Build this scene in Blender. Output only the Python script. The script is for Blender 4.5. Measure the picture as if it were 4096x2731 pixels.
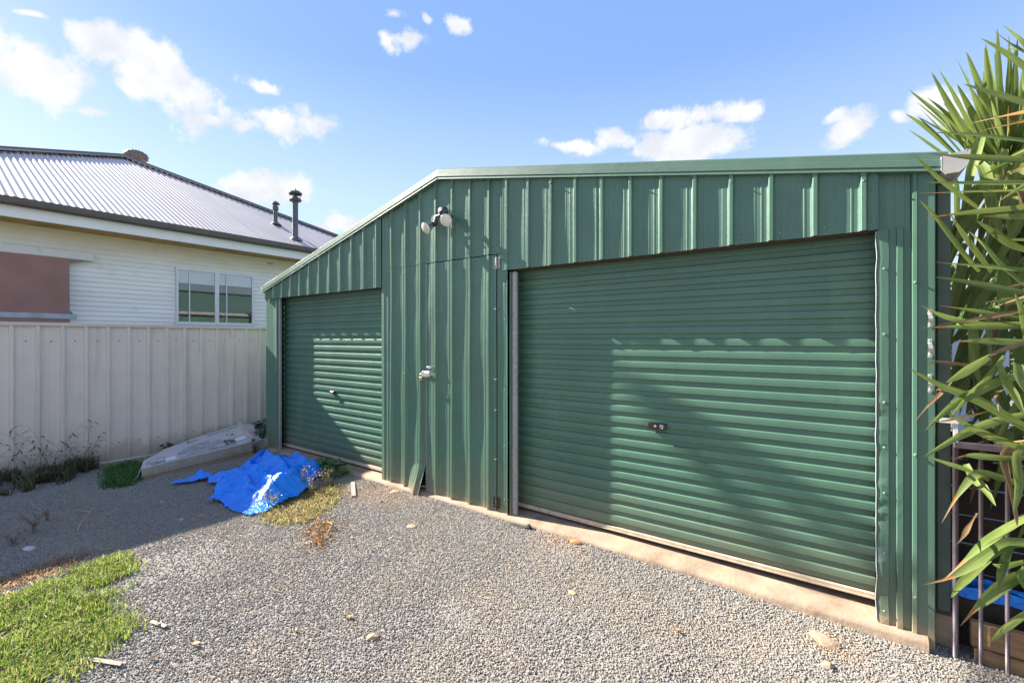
import bpy, math, random
import numpy as np
from mathutils import Vector, Matrix, noise

random.seed(7)
rng = np.random.default_rng(7)
S = bpy.context.scene
for o in list(bpy.data.objects):
    bpy.data.objects.remove(o)
COL = S.collection
PI = math.pi
R = math.radians

# ------------------------------------------------------------------ camera
CAM = Vector((6.718, -3.252, 1.600))
cam_d = bpy.data.cameras.new('camera')
cam_d.sensor_width = 36.0
cam_d.lens = 16.0
cam_d.shift_y = -0.00276
cam_d.clip_start = 0.05
cam_d.clip_end = 2000
cam = bpy.data.objects.new('camera', cam_d)
cam.location = CAM
cam.rotation_euler = (R(90), 0, R(35.863))
COL.objects.link(cam)
S.camera = cam

# ------------------------------------------------------------------ sun, sky, exposure
SUN_FROM = Vector((-5.5, -1.0, 3.52)).normalized()
SUN_EL = math.asin(SUN_FROM.z)
SUN_AZ = math.atan2(SUN_FROM.x, SUN_FROM.y) % (2 * PI)
sun_d = bpy.data.lights.new('sun', 'SUN')
sun_d.energy = 4.6
sun_d.angle = R(0.42)
sun_d.color = (1.0, 0.93, 0.82)
sun = bpy.data.objects.new('sun', sun_d)
sun.rotation_euler = (-SUN_FROM).to_track_quat('-Z', 'Y').to_euler()
sun.location = (-20, -5, 20)
COL.objects.link(sun)

S.view_settings.view_transform = 'Standard'
S.view_settings.look = 'None'
S.view_settings.gamma = 1.0
S.view_settings.use_curve_mapping = False
S.view_settings.exposure = 2.0

world = bpy.data.worlds.new('World')
S.world = world
world.use_nodes = True
wt = world.node_tree
wt.nodes.clear()
def wn(t, **k):
    n = wt.nodes.new(t)
    for a, b in k.items(): setattr(n, a, b)
    return n
def wl(a, b): wt.links.new(a, b)
w_out = wn('ShaderNodeOutputWorld')
w_sky = wn('ShaderNodeTexSky', sky_type='NISHITA', sun_disc=False)
w_sky.sun_elevation = SUN_EL
w_sky.sun_rotation = SUN_AZ
w_sky.altitude = 100
w_sky.air_density = 1.0
w_sky.dust_density = 0.6
w_sky.ozone_density = 2.0
w_bg = wn('ShaderNodeBackground')
w_bg.inputs['Strength'].default_value = 0.115
# the Nishita sky evened out by a plain elevation gradient (same at every bearing): the camera's wide tonal range shows hardly any aureole
w_tc = wn('ShaderNodeTexCoord')
w_sep = wn('ShaderNodeSeparateXYZ'); wl(w_tc.outputs['Generated'], w_sep.inputs[0])
w_grad = wn('ShaderNodeValToRGB')
for i_, (p_, c_) in enumerate(((0.0, (1.62, 1.90, 2.25)), (.28, (1.22, 1.64, 2.22)), (.50, (.60, 1.04, 2.2)), (1.0, (.44, .84, 1.95)))):
    e_ = w_grad.color_ramp.elements
    q_ = e_[i_] if i_ < 2 and len(e_) > i_ and i_ == 0 else (e_.new(p_) if i_ not in (0, 3) else e_[-1])
    q_.position = p_; q_.color = (*c_, 1)
wl(w_sep.outputs[2], w_grad.inputs[0])
w_even = wn('ShaderNodeMix', data_type='RGBA'); w_even.inputs[0].default_value = 0.90
wl(w_sky.outputs[0], w_even.inputs[6]); wl(w_grad.outputs[0], w_even.inputs[7])
wl(w_even.outputs[2], w_bg.inputs[0])
w_cl = wn('ShaderNodeBackground')
w_cl.inputs['Color'].default_value = (1.0, 1.0, 1.0, 1)
w_cl.inputs['Strength'].default_value = 0.265
w_mix = wn('ShaderNodeMixShader')
wl(w_bg.outputs[0], w_mix.inputs[1]); wl(w_cl.outputs[0], w_mix.inputs[2]); wl(w_mix.outputs[0], w_out.inputs[0])
# fair-weather clouds: soft ellipses in azimuth / elevation, broken up by noise
def wm(op, a, b=None, c=None):
    n = wn('ShaderNodeMath', operation=op)
    for i, q in enumerate((a, b, c)):
        if q is None: continue
        if isinstance(q, (int, float)): n.inputs[i].default_value = q
        else: wl(q, n.inputs[i])
    return n.outputs[0]
w_az = wm('ARCTAN2', w_sep.outputs[0], w_sep.outputs[1])
w_el = wm('ARCSINE', w_sep.outputs[2])
w_n1 = wn('ShaderNodeTexNoise'); w_n1.inputs['Scale'].default_value = 16; w_n1.inputs['Detail'].default_value = 7; w_n1.inputs['Roughness'].default_value = 0.50
w_n2 = wn('ShaderNodeTexNoise'); w_n2.inputs['Scale'].default_value = 9; w_n2.inputs['Detail'].default_value = 2
wl(w_tc.outputs['Generated'], w_n1.inputs['Vector']); wl(w_tc.outputs['Generated'], w_n2.inputs['Vector'])
w_comb = wn('ShaderNodeCombineXYZ'); wl(w_az, w_comb.inputs[0]); wl(w_el, w_comb.inputs[1])
w_sub = wn('ShaderNodeVectorMath', operation='SUBTRACT'); wl(w_n2.outputs['Color'], w_sub.inputs[0]); w_sub.inputs[1].default_value = (.5, .5, .5)
w_scl = wn('ShaderNodeVectorMath', operation='MULTIPLY'); wl(w_sub.outputs[0], w_scl.inputs[0]); w_scl.inputs[1].default_value = (.045, .03, 0)
w_pos = wn('ShaderNodeVectorMath', operation='ADD'); wl(w_comb.outputs[0], w_pos.inputs[0]); wl(w_scl.outputs[0], w_pos.inputs[1])
CLOUDS = [(-1.437, 0.392, 0.082, 0.046, -0.4), (-1.475, 0.40, 0.05, 0.045, 0.16), (-1.332, 0.455, 0.066, 0.036, 0.1), (-1.265, 0.418, 0.103, 0.041, -0.45), (-1.301, 0.426, 0.05, 0.038, -0.31), (-1.213, 0.379, 0.033, 0.013, 0.22), (-1.096, 0.4, 0.1, 0.036, 0.24), (-1.121, 0.453, 0.036, 0.016, 0.04), (-0.857, 0.572, 0.053, 0.019, 0.03), (-0.881, 0.603, 0.029, 0.011, 0.05), (-0.753, 0.601, 0.031, 0.018, -0.2), (-0.807, 0.605, 0.015, 0.009, -0.31), (-0.295, 0.429, 0.083, 0.024, -0.07), (-0.265, 0.377, 0.147, 0.038, -0.15), (-0.388, 0.406, 0.054, 0.024, -0.1), (-0.497, 0.393, 0.06, 0.017, -0.06), (-0.174, 0.424, 0.051, 0.018, -0.19), (0.015, 0.353, 0.041, 0.026, -0.09), (-0.012, 0.377, 0.022, 0.012, 0.14), (0.119, 0.364, 0.05, 0.03, -0.31), (0.077, 0.355, 0.02, 0.011, -0.45), (-1.13, 0.276, 0.1, 0.032, 0.13), (-0.98, 0.231, 0.065, 0.021, 0.21), (-1.364, 0.35, 0.022, 0.010, 0.18), (-1.444, 0.452, 0.017, 0.006, 0.3), (-1.351, 0.457, 0.047, 0.034, -0.05),
          (.45, .42, .12, .04, .1), (.8, .33, .15, .05, 0), (1.2, .5, .12, .05, -.2), (1.6, .3, .18, .05, .1), (2.1, .45, .14, .05, 0), (2.6, .35, .16, .05, .1), (-2.0, .5, .13, .05, .1), (-2.5, .33, .16, .05, 0), (-3.0, .45, .12, .05, .1), (-1.75, .33, .1, .04, 0)] + [(-2.9 + .62 * k_ + .2 * math.sin(k_ * 2.3), .72 + .13 * math.sin(k_ * 1.7), .17, .06, .3 * math.sin(k_)) for k_ in (0, 1, 5, 6, 7, 8, 9)] + [(.9 + .47 * k_, .40 + .22 * ((k_ * 7) % 5) / 5, .20, .085, .25 * math.sin(k_ * 2.)) for k_ in range(8)] + [(.7 + .39 * k_, .70 + .08 * math.sin(k_ * 2.2), .17, .07, .2) for k_ in range(11)] + [(-3.0 + .71 * k_, 1.02 + .1 * math.sin(k_ * 3.), .28, .08, .2) for k_ in range(9)]  # unseen clouds out of view, thickened to fill the shade with whiter light
acc = None
for (ca, ce, la, lb, ang) in CLOUDS:
    mp = wn('ShaderNodeMapping', vector_type='TEXTURE')
    mp.inputs['Location'].default_value = (ca, ce, 0)
    mp.inputs['Rotation'].default_value = (0, 0, ang)
    mp.inputs['Scale'].default_value = (la, lb, 1)
    wl(w_pos.outputs[0], mp.inputs['Vector'])
    ln = wn('ShaderNodeVectorMath', operation='LENGTH'); wl(mp.outputs[0], ln.inputs[0])
    acc = ln.outputs['Value'] if acc is None else wm('MINIMUM', acc, ln.outputs['Value'])
w_d = wm('SUBTRACT', 1.0, acc)
w_nz = wm('MULTIPLY_ADD', w_n1.outputs['Fac'], 2.6, -1.3)
w_n3 = wn('ShaderNodeTexNoise'); w_n3.inputs['Scale'].default_value = 46; w_n3.inputs['Detail'].default_value = 6; w_n3.inputs['Roughness'].default_value = .7; wl(w_tc.outputs['Generated'], w_n3.inputs['Vector'])
w_sum = wm('ADD', wm('ADD', w_d, w_nz), wm('MULTIPLY_ADD', w_n3.outputs['Fac'], 1.1, -.55))
w_ss = wn('ShaderNodeMapRange', interpolation_type='SMOOTHSTEP')
w_ss.inputs['From Min'].default_value = -0.12; w_ss.inputs['From Max'].default_value = 0.50
wl(w_sum, w_ss.inputs['Value'])
wl(wm('MULTIPLY', w_ss.outputs[0], 0.96), w_mix.inputs[0])
w_sh = wn('ShaderNodeTexNoise'); w_sh.inputs['Scale'].default_value = 13; w_sh.inputs['Detail'].default_value = 5; wl(w_tc.outputs['Generated'], w_sh.inputs['Vector'])
w_sr = wn('ShaderNodeValToRGB'); w_sr.color_ramp.elements[0].position = .38; w_sr.color_ramp.elements[0].color = (.80, .83, .90, 1); w_sr.color_ramp.elements[1].position = .56; w_sr.color_ramp.elements[1].color = (1, 1, 1, 1)
wl(w_sh.outputs['Fac'], w_sr.inputs[0]); wl(w_sr.outputs[0], w_cl.inputs['Color'])

# ------------------------------------------------------------------ materials
MATS = {}
def newmat(name):
    m = bpy.data.materials.new(name); m.use_nodes = True
    nt = m.node_tree; b = nt.nodes['Principled BSDF']
    MATS[name] = m
    return m, nt, b
def nd(nt, t, **k):
    n = nt.nodes.new(t)
    for a, b in k.items(): setattr(n, a, b)
    return n
def ramp(nt, fac, stops):
    r = nd(nt, 'ShaderNodeValToRGB')
    e = r.color_ramp.elements
    while len(e) < len(stops): e.new(0.5)
    for i, (p, c) in enumerate(stops):
        e[i].position = p; e[i].color = (c[0], c[1], c[2], 1)
    nt.links.new(fac, r.inputs[0])
    return r.outputs[0]
def mixc(nt, fac, a, b, blend='MIX'):
    n = nd(nt, 'ShaderNodeMix', data_type='RGBA', blend_type=blend)
    for i, q in ((0, fac), (6, a), (7, b)):
        if isinstance(q, (int, float)): n.inputs[i].default_value = q
        elif isinstance(q, tuple): n.inputs[i].default_value = (q[0], q[1], q[2], 1)
        else: nt.links.new(q, n.inputs[i])
    return n.outputs[2]
def noisef(nt, scale, detail=4, rough=.55, stretch=None, geo=True):
    tc = nd(nt, 'ShaderNodeNewGeometry')
    v = tc.outputs['Position']
    if stretch:
        mp = nd(nt, 'ShaderNodeMapping'); mp.inputs['Scale'].default_value = stretch
        nt.links.new(v, mp.inputs[0]); v = mp.outputs[0]
    n = nd(nt, 'ShaderNodeTexNoise')
    n.inputs['Scale'].default_value = scale; n.inputs['Detail'].default_value = detail; n.inputs['Roughness'].default_value = rough
    nt.links.new(v, n.inputs['Vector'])
    return n.outputs['Fac']
def mrange(nt, v, a, b, c=0., d=1., smooth=True):
    n = nd(nt, 'ShaderNodeMapRange')
    if smooth: n.interpolation_type = 'SMOOTHSTEP'
    for i, q in ((1, a), (2, b), (3, c), (4, d)): n.inputs[i].default_value = q
    nt.links.new(v, n.inputs[0])
    return n.outputs[0]
def bump(nt, b, h, strength, dist):
    n = nd(nt, 'ShaderNodeBump'); n.inputs['Strength'].default_value = strength; n.inputs['Distance'].default_value = dist
    nt.links.new(h, n.inputs['Height']); nt.links.new(n.outputs[0], b.inputs['Normal'])
def mth(nt, op, a, b):
    n = nd(nt, 'ShaderNodeMath', operation=op)
    for i, q in enumerate((a, b)):
        if isinstance(q, (int, float)): n.inputs[i].default_value = q
        else: nt.links.new(q, n.inputs[i])
    return n.outputs[0]
def simple(name, c, rough=.6, metal=0., var=.18, scale=6., spec=.5, bmp=0., bscale=60., dirt=None, stretch=None):
    """plain painted / worn surface: base colour broken up by two scales of noise"""
    m, nt, b = newmat(name)
    lo = tuple(x * (1 - var) for x in c); hi = tuple(min(1, x * (1 + var)) for x in c)
    col = ramp(nt, noisef(nt, scale, 5, .6, stretch), [(.3, lo), (.7, hi)])
    if dirt:
        dc, amt, dscale = dirt
        f = mrange(nt, noisef(nt, dscale, 6, .65), .52, .75, 0, amt)
        col = mixc(nt, f, col, dc)
    nt.links.new(col, b.inputs['Base Color'])
    b.inputs['Roughness'].default_value = rough
    b.inputs['Metallic'].default_value = metal
    b.inputs['Specular IOR Level'].default_value = spec
    if bmp: bump(nt, b, noisef(nt, bscale, 4, .6), .6, bmp)
    return m

def green_steel(name, c, spec=.5, rough=.38):
    m, nt, b = newmat(name)
    big = noisef(nt, 1.6, 4, .6); fine = noisef(nt, 45, 3, .6)
    col = ramp(nt, big, [(.3, tuple(x * .88 for x in c)), (.7, tuple(x * 1.1 for x in c))])
    chalk = mrange(nt, noisef(nt, 2.5, 5, .7, (1, 1, .25)), .5, .8, 0, .34)
    col = mixc(nt, chalk, col, (c[0] * 1.7 + .02, c[1] * 1.45 + .02, c[2] * 1.5 + .02))
    sp = mrange(nt, noisef(nt, 130, 2, .5), .70, .76, 0, .5)
    col = mixc(nt, sp, col, (.30, .33, .27))
    drip = mrange(nt, noisef(nt, 11, 5, .7, (1, 1, .07)), .54, .78, 0, .30)
    col = mixc(nt, drip, col, (c[0] * .62, c[1] * .55, c[2] * .52))
    # splashed soil along the foot of the sheets
    geo = nd(nt, 'ShaderNodeNewGeometry'); sx = nd(nt, 'ShaderNodeSeparateXYZ'); nt.links.new(geo.outputs['Position'], sx.inputs[0])
    foot = mrange(nt, mth(nt, 'ADD', sx.outputs[2], mth(nt, 'MULTIPLY', noisef(nt, 14, 4, .7), -.16)), -.06, .06, .85, 0)
    col = mixc(nt, foot, col, (.36, .25, .15))
    dustf = mrange(nt, mth(nt, 'ADD', sx.outputs[2], mth(nt, 'MULTIPLY', noisef(nt, 5, 5, .7), -.5)), -.2, .35, .38, 0)
    col = mixc(nt, dustf, col, (.23, .20, .13))
    nt.links.new(col, b.inputs['Base Color'])
    rr = mrange(nt, fine, .3, .7, rough - .07, rough + .12); nt.links.new(rr, b.inputs['Roughness'])
    b.inputs['Specular IOR Level'].default_value = spec
    bump(nt, b, noisef(nt, 7, 3, .5), .25, .004)
    return m

GREEN = (.081, .168, .120)
m_screw = simple('painted_screw', (.20, .30, .25), .5, .2, .1, 30)
m_green = green_steel('green_wall_steel', GREEN)
m_slat = green_steel('green_door_steel', (.078, .170, .117), .5, .36)
m_barge = green_steel('green_flashing_steel', (.084, .155, .115), .5, .45)
m_galv = simple('galvanised_steel', (.36, .35, .34), .5, .35, .2, 30, .5, 0, 60, ((.30, .24, .18), .5, 8))
m_zinc = simple('bright_zinc', (.70, .70, .68), .3, .8, .15, 40)
m_rust = simple('rusty_brown_steel', (.075, .05, .03), .8, 0, .4, 25)
m_gap = simple('dark_rusted_edge', (.03, .02, .016), .9, 0, .4, 20)
m_rail = simple('dusty_cream_rail', (.50, .40, .29), .6, 0, .2, 18, .4, 0, 60, ((.25, .17, .10), .7, 9))
m_black = simple('black_plastic', (.05, .046, .05), .3, 0, .3, 30)
m_lock = simple('aged_black_lock', (.045, .03, .03), .4, 0, .3, 60)
m_brass = simple('brass', (.62, .42, .14), .28, .9, .12, 60)
m_glass_lens = simple('frosted_lamp_glass', (.72, .69, .58), .12, 0, .12, 25, .8)
m_chrome = simple('silvered_lamp', (.80, .80, .78), .12, .9, .1, 20)
m_white_gut = simple('faded_gutter', (.40, .39, .38), .5, 0, .1, 12, .5, 0, 60, ((.30, .24, .12), .5, 5))
m_fence = simple('stone_beige_steel', (.68, .60, .545), .5, 0, .06, 3, .4, .0015, 6, ((.50, .44, .39), .4, 3))
nt = m_fence.node_tree; b = nt.nodes['Principled BSDF']; src = b.inputs['Base Color'].links[0].from_socket
geo = nd(nt, 'ShaderNodeNewGeometry'); sx = nd(nt, 'ShaderNodeSeparateXYZ'); nt.links.new(geo.outputs['Position'], sx.inputs[0])
stk = mrange(nt, noisef(nt, 9, 5, .65, (1, 1, .06)), .52, .74, 0, .35)
src = mixc(nt, stk, src, (.40, .35, .31))
foot = mrange(nt, mth(nt, 'ADD', sx.outputs[2], mth(nt, 'MULTIPLY', noisef(nt, 8, 5, .7), -.35)), -.14, .16, .7, 0)
nt.links.new(mixc(nt, foot, src, (.33, .25, .19)), b.inputs['Base Color'])
m_fencer = simple('beige_rail_steel', (.60, .52, .475), .45, 0, .05, 5, .4)
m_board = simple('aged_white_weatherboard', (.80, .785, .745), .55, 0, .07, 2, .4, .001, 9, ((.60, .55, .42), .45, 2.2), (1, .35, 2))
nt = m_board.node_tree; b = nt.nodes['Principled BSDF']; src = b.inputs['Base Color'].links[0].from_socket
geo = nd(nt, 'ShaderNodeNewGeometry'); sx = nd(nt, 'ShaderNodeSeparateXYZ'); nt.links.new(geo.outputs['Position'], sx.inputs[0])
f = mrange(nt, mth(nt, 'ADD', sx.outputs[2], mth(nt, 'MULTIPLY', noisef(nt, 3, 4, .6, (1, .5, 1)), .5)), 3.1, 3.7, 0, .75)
nt.links.new(mixc(nt, f, src, (.60, .50, .27)), b.inputs['Base Color'])   # soffit bounce light painted into the upper boards as a cream tint
m_wood_w = simple('white_fascia_paint', (.78, .78, .755), .5, 0, .05, 3, .4, 0, 60, ((.5, .5, .45), .4, 3))
m_soffit = simple('stained_soffit', (.40, .26, .10), .8, 0, .25, 3)
m_wgut = simple('dark_grey_gutter', (.105, .09, .075), .45, .2, .15, 5)
m_frame = simple('pale_window_frame', (.62, .64, .66), .4, .2, .05, 10)
m_blind = simple('pale_roller_blind', (.62, .64, .66), .8, 0, .04, 8)
m_room = simple('room_dark_paint', (.05, .045, .042), .9, 0, .3, 2)
m_awn = simple('dusty_pink_canvas', (.30, .175, .15), .9, 0, .1, 3, .2, .0006, 350)
m_ivory = simple('ivory_housing', (.60, .585, .53), .5, 0, .06, 5, .4, 0, 60, ((.3, .24, .14), .4, 5))
m_conc = simple('worn_sandy_concrete', (.335, .25, .18), .9, 0, .25, 5, .3, .006, 40, ((.20, .13, .08), .85, 4))
m_flue = simple('grey_flue', (.10, .105, .115), .5, .2, .25, 12)
m_vent = simple('weathered_vent', (.20, .165, .14), .45, .5, .2, 20)
m_card = simple('weathered_cardboard', (.52, .475, .465), .85, 0, .09, 5, .25, .002, 14, ((.36, .30, .26), .55, 5))
m_cards = simple('stained_cardboard_side', (.40, .34, .295), .9, 0, .2, 22, .2, .002, 14, ((.28, .22, .17), .6, 5), (1, 6, .35))
m_cardin = simple('bare_cardboard', (.50, .42, .32), .9, 0, .12, 8)
m_ink = simple('faded_black_print', (.07, .065, .065), .8, 0, .5, 60)
m_paper = simple('white_sticker', (.72, .73, .76), .6, 0, .05, 10)
m_rubber = simple('dark_rubber', (.035, .033, .036), .7, 0, .3, 20)
m_timber = simple('grey_weathered_timber', (.33, .29, .25), .85, 0, .2, 30, .2, .002, 60, None, (1, 6, 1))
m_plank = simple('stained_brown_timber', (.34, .20, .10), .8, 0, .35, 5, .3, .003, 20, ((.12, .06, .03), .6, 3), (.6, .6, 5))
m_darkw = simple('dark_old_timber', (.055, .04, .032), .9, 0, .4, 6, .2, 0, 30)
m_rod = simple('dark_bronze_paint', (.095, .075, .085), .45, .3, .25, 25)
m_post = simple('grey_green_paint', (.075, .105, .085), .6, 0, .2, 8, .4, 0, 60, ((.20, .15, .09), .5, 7))
m_stone_t = simple('tan_stone', (.42, .30, .19), .9, 0, .2, 30, .3, .004, 60)
m_stone_o = simple('terracotta_chip', (.46, .22, .10), .9, 0, .2, 40, .3, .003, 60)
m_leafdry = simple('dry_leaf', (.40, .29, .16), .8, 0, .25, 30)
m_straw = simple('dead_root_fibre', (.40, .235, .10), .9, 0, .3, 40)
m_twig = simple('grey_purple_stalk', (.20, .145, .13), .85, 0, .35, 20)
m_palefence = simple('pale_lattice_paint', (.62, .66, .74), .6, 0, .05, 5)
m_bark = simple('fibrous_trunk', (.12, .085, .055), .95, 0, .35, 20, .2, .01, 30)

def leafmat(name, c, c2, trans=.35, scale=9, rough=.42, attr=False):
    m, nt, b = newmat(name)
    if attr:
        a = nd(nt, 'ShaderNodeAttribute', attribute_name='col'); col = a.outputs['Color']
    else:
        col = ramp(nt, noisef(nt, scale, 4, .6), [(.3, c), (.7, c2)])
    nt.links.new(col, b.inputs['Base Color']); b.inputs['Roughness'].default_value = rough
    tr = nd(nt, 'ShaderNodeBsdfTranslucent'); nt.links.new(col, tr.inputs[0])
    mx = nd(nt, 'ShaderNodeMixShader'); mx.inputs[0].default_value = trans
    out = [n for n in nt.nodes if n.type == 'OUTPUT_MATERIAL'][0]
    nt.links.new(b.outputs[0], mx.inputs[1]); nt.links.new(tr.outputs[0], mx.inputs[2]); nt.links.new(mx.outputs[0], out.inputs[0])
    return m
m_blade = leafmat('grass_blades', None, None, .4, attr=True, rough=.6)
m_mallow = leafmat('mallow_leaf', (.045, .105, .025), (.10, .20, .045), .35, 25)
m_mallowd = leafmat('dusty_mallow_leaf', (.035, .075, .03), (.06, .12, .05), .3, 25)
m_yellow = leafmat('yellowing_leaf', (.42, .36, .05), (.32, .22, .06), .35, 25)
m_yucca = leafmat('yucca_leaf', (.14, .205, .045), (.23, .28, .08), .34, 5, .36)
m_yuctip = leafmat('yucca_leaf_browning', (.40, .20, .045), (.30, .15, .05), .3, 12, .6)
m_yucdead = leafmat('dead_yucca_leaf', (.34, .22, .11), (.20, .12, .06), .25, 12, .8)
for m_ in (m_yucca, m_yuctip, m_yucdead):
    nt = m_.node_tree; b = nt.nodes['Principled BSDF']
    src = b.inputs['Base Color'].links[0].from_socket
    at = nd(nt, 'ShaderNodeAttribute', attribute_name='lv'); oi = nd(nt, 'ShaderNodeObjectInfo')
    mp_ = nd(nt, 'ShaderNodeVectorMath', operation='MULTIPLY'); mp_.inputs[1].default_value = (9, 1.2, 1); nt.links.new(at.outputs['Vector'], mp_.inputs[0])
    ad_ = nd(nt, 'ShaderNodeVectorMath', operation='ADD'); nt.links.new(mp_.outputs[0], ad_.inputs[0]); nt.links.new(mth(nt, 'MULTIPLY', oi.outputs['Random'], 90), ad_.inputs[1])
    nz_ = nd(nt, 'ShaderNodeTexNoise'); nz_.inputs['Scale'].default_value = 1.; nz_.inputs['Detail'].default_value = 3; nt.links.new(ad_.outputs[0], nz_.inputs['Vector'])
    v_ = mth(nt, 'MULTIPLY', mrange(nt, nz_.outputs['Fac'], .3, .7, .74, 1.28), mrange(nt, oi.outputs['Random'], 0, 1, .72, 1.22, False))
    col = mixc(nt, 1., src, v_, 'MULTIPLY')
    nt.links.new(col, b.inputs['Base Color'])
    for n_ in nt.nodes:
        if n_.type == 'BSDF_TRANSLUCENT': nt.links.new(col, n_.inputs[0])
    b.inputs['Roughness'].default_value = .5; b.inputs['Specular IOR Level'].default_value = .35
m_bush = leafmat('bush_leaf', (.12, .22, .045), (.24, .33, .08), .4, 1.2)

# blue woven tarpaulin
m_tarp, nt, b = newmat('blue_tarpaulin')
col = ramp(nt, noisef(nt, 7, 5, .6), [(.3, (.004, .19, .82)), (.7, (.008, .26, .92))])
nt.links.new(col, b.inputs['Base Color']); b.inputs['Roughness'].default_value = .34; b.inputs['Specular IOR Level'].default_value = .5
vo = nd(nt, 'ShaderNodeTexVoronoi', feature='DISTANCE_TO_EDGE'); vo.inputs['Scale'].default_value = 19
ge = nd(nt, 'ShaderNodeNewGeometry'); ds = nd(nt, 'ShaderNodeVectorMath', operation='ADD'); nt.links.new(ge.outputs['Position'], ds.inputs[0])
nn = nd(nt, 'ShaderNodeTexNoise'); nn.inputs['Scale'].default_value = 9; nt.links.new(ge.outputs['Position'], nn.inputs['Vector'])
n2 = nd(nt, 'ShaderNodeVectorMath', operation='SCALE'); n2.inputs['Scale'].default_value = .16; nt.links.new(nn.outputs['Color'], n2.inputs[0]); nt.links.new(n2.outputs[0], ds.inputs[1]); nt.links.new(ds.outputs[0], vo.inputs['Vector'])
crease = mrange(nt, vo.outputs['Distance'], 0, .10, 1, 0)
worn = mth(nt, 'MULTIPLY', mrange(nt, vo.outputs['Distance'], .004, .018, .5, 0), mrange(nt, noisef(nt, 4, 4, .6), .5, .62, 0, 1))
src = b.inputs['Base Color'].links[0].from_socket
nt.links.new(mixc(nt, worn, src, (.32, .50, .85)), b.inputs['Base Color'])
bump(nt, b, mth(nt, 'ADD', mth(nt, 'MULTIPLY', crease, .6), noisef(nt, 30, 6, .7)), .55, .009)
# clear window glass
m_glass, nt, b = newmat('window_glass')
b.inputs['Base Color'].default_value = (.9, .95, .95, 1); b.inputs['Roughness'].default_value = .02
tr = nd(nt, 'ShaderNodeBsdfTransparent'); gl = nd(nt, 'ShaderNodeBsdfGlossy'); gl.inputs['Roughness'].default_value = .015
fr = nd(nt, 'ShaderNodeFresnel'); fr.inputs[0].default_value = 1.9
mx = nd(nt, 'ShaderNodeMixShader'); out = [n for n in nt.nodes if n.type == 'OUTPUT_MATERIAL'][0]
nt.links.new(mrange(nt, fr.outputs[0], 0, 1, .04, .5, False), mx.inputs[0]); nt.links.new(tr.outputs[0], mx.inputs[1]); nt.links.new(gl.outputs[0], mx.inputs[2]); nt.links.new(mx.outputs[0], out.inputs[0])
# corrugated roof of the neighbour's house
m_roof, nt, b = newmat('grey_corrugated_roof')
col = ramp(nt, noisef(nt, 1.2, 5, .6, (.3, 1, 1)), [(.3, (.53, .465, .41)), (.7, (.64, .565, .50))])
nt.links.new(col, b.inputs['Base Color']); b.inputs['Metallic'].default_value = .7; b.inputs['Roughness'].default_value = .43
# ground under the gravel
m_ground, nt, b = newmat('gravel_ground')
vor = nd(nt, 'ShaderNodeTexVoronoi'); vor.inputs['Scale'].default_value = 75
geo = nd(nt, 'ShaderNodeNewGeometry'); nt.links.new(geo.outputs['Position'], vor.inputs['Vector'])
bw = nd(nt, 'ShaderNodeRGBToBW'); nt.links.new(vor.outputs['Color'], bw.inputs[0])
col = ramp(nt, bw.outputs[0], [(.0, (.12, .11, .10)), (.5, (.22, .20, .18)), (1., (.32, .29, .26))])
soil = mrange(nt, noisef(nt, 1.3, 5, .65), .48, .72, 0, .6)
col = mixc(nt, soil, col, (.29, .22, .16))
nt.links.new(col, b.inputs['Base Color']); b.inputs['Roughness'].default_value = .95
bump(nt, b, vor.outputs['Distance'], 1., .008)
b.inputs['Specular IOR Level'].default_value = .2
# gravel stones: one tone per stone, ochre dust where soil has washed over them
m_gravel, nt, b = newmat('crushed_rock')
oi = nd(nt, 'ShaderNodeObjectInfo')
col = ramp(nt, oi.outputs['Random'], [(.0, (.17, .16, .15)), (.3, (.24, .225, .205)), (.65, (.30, .28, .25)), (.9, (.37, .345, .305)), (.95, (.42, .31, .21)), (1., (.45, .42, .38))])
geo = nd(nt, 'ShaderNodeNewGeometry')
def spot(cx, cy, r0, r1, amt):
    dv = nd(nt, 'ShaderNodeVectorMath', operation='DISTANCE'); nt.links.new(geo.outputs['Position'], dv.inputs[0]); dv.inputs[1].default_value = (cx, cy, 0)
    return mrange(nt, dv.outputs['Value'], r0, r1, amt, 0)
dust = mth(nt, 'MAXIMUM', spot(2.95, -.12, .1, .62, .95), mth(nt, 'MAXIMUM', spot(4.95, -.12, .02, .33, .9), spot(6.70, -.28, .02, .22, .8)))
patch = mrange(nt, noisef(nt, 4.5, 5, .7), .42, .62, .25, 1.)
col = mixc(nt, mth(nt, 'MULTIPLY', dust, patch), col, (.50, .29, .15))
wide = mrange(nt, noisef(nt, 1.1, 5, .65), .44, .70, 0, .6)
col = mixc(nt, wide, col, (.36, .29, .22))
nt.links.new(col, b.inputs['Base Color']); b.inputs['Roughness'].default_value = .85; b.inputs['Specular IOR Level'].default_value = .35

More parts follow.
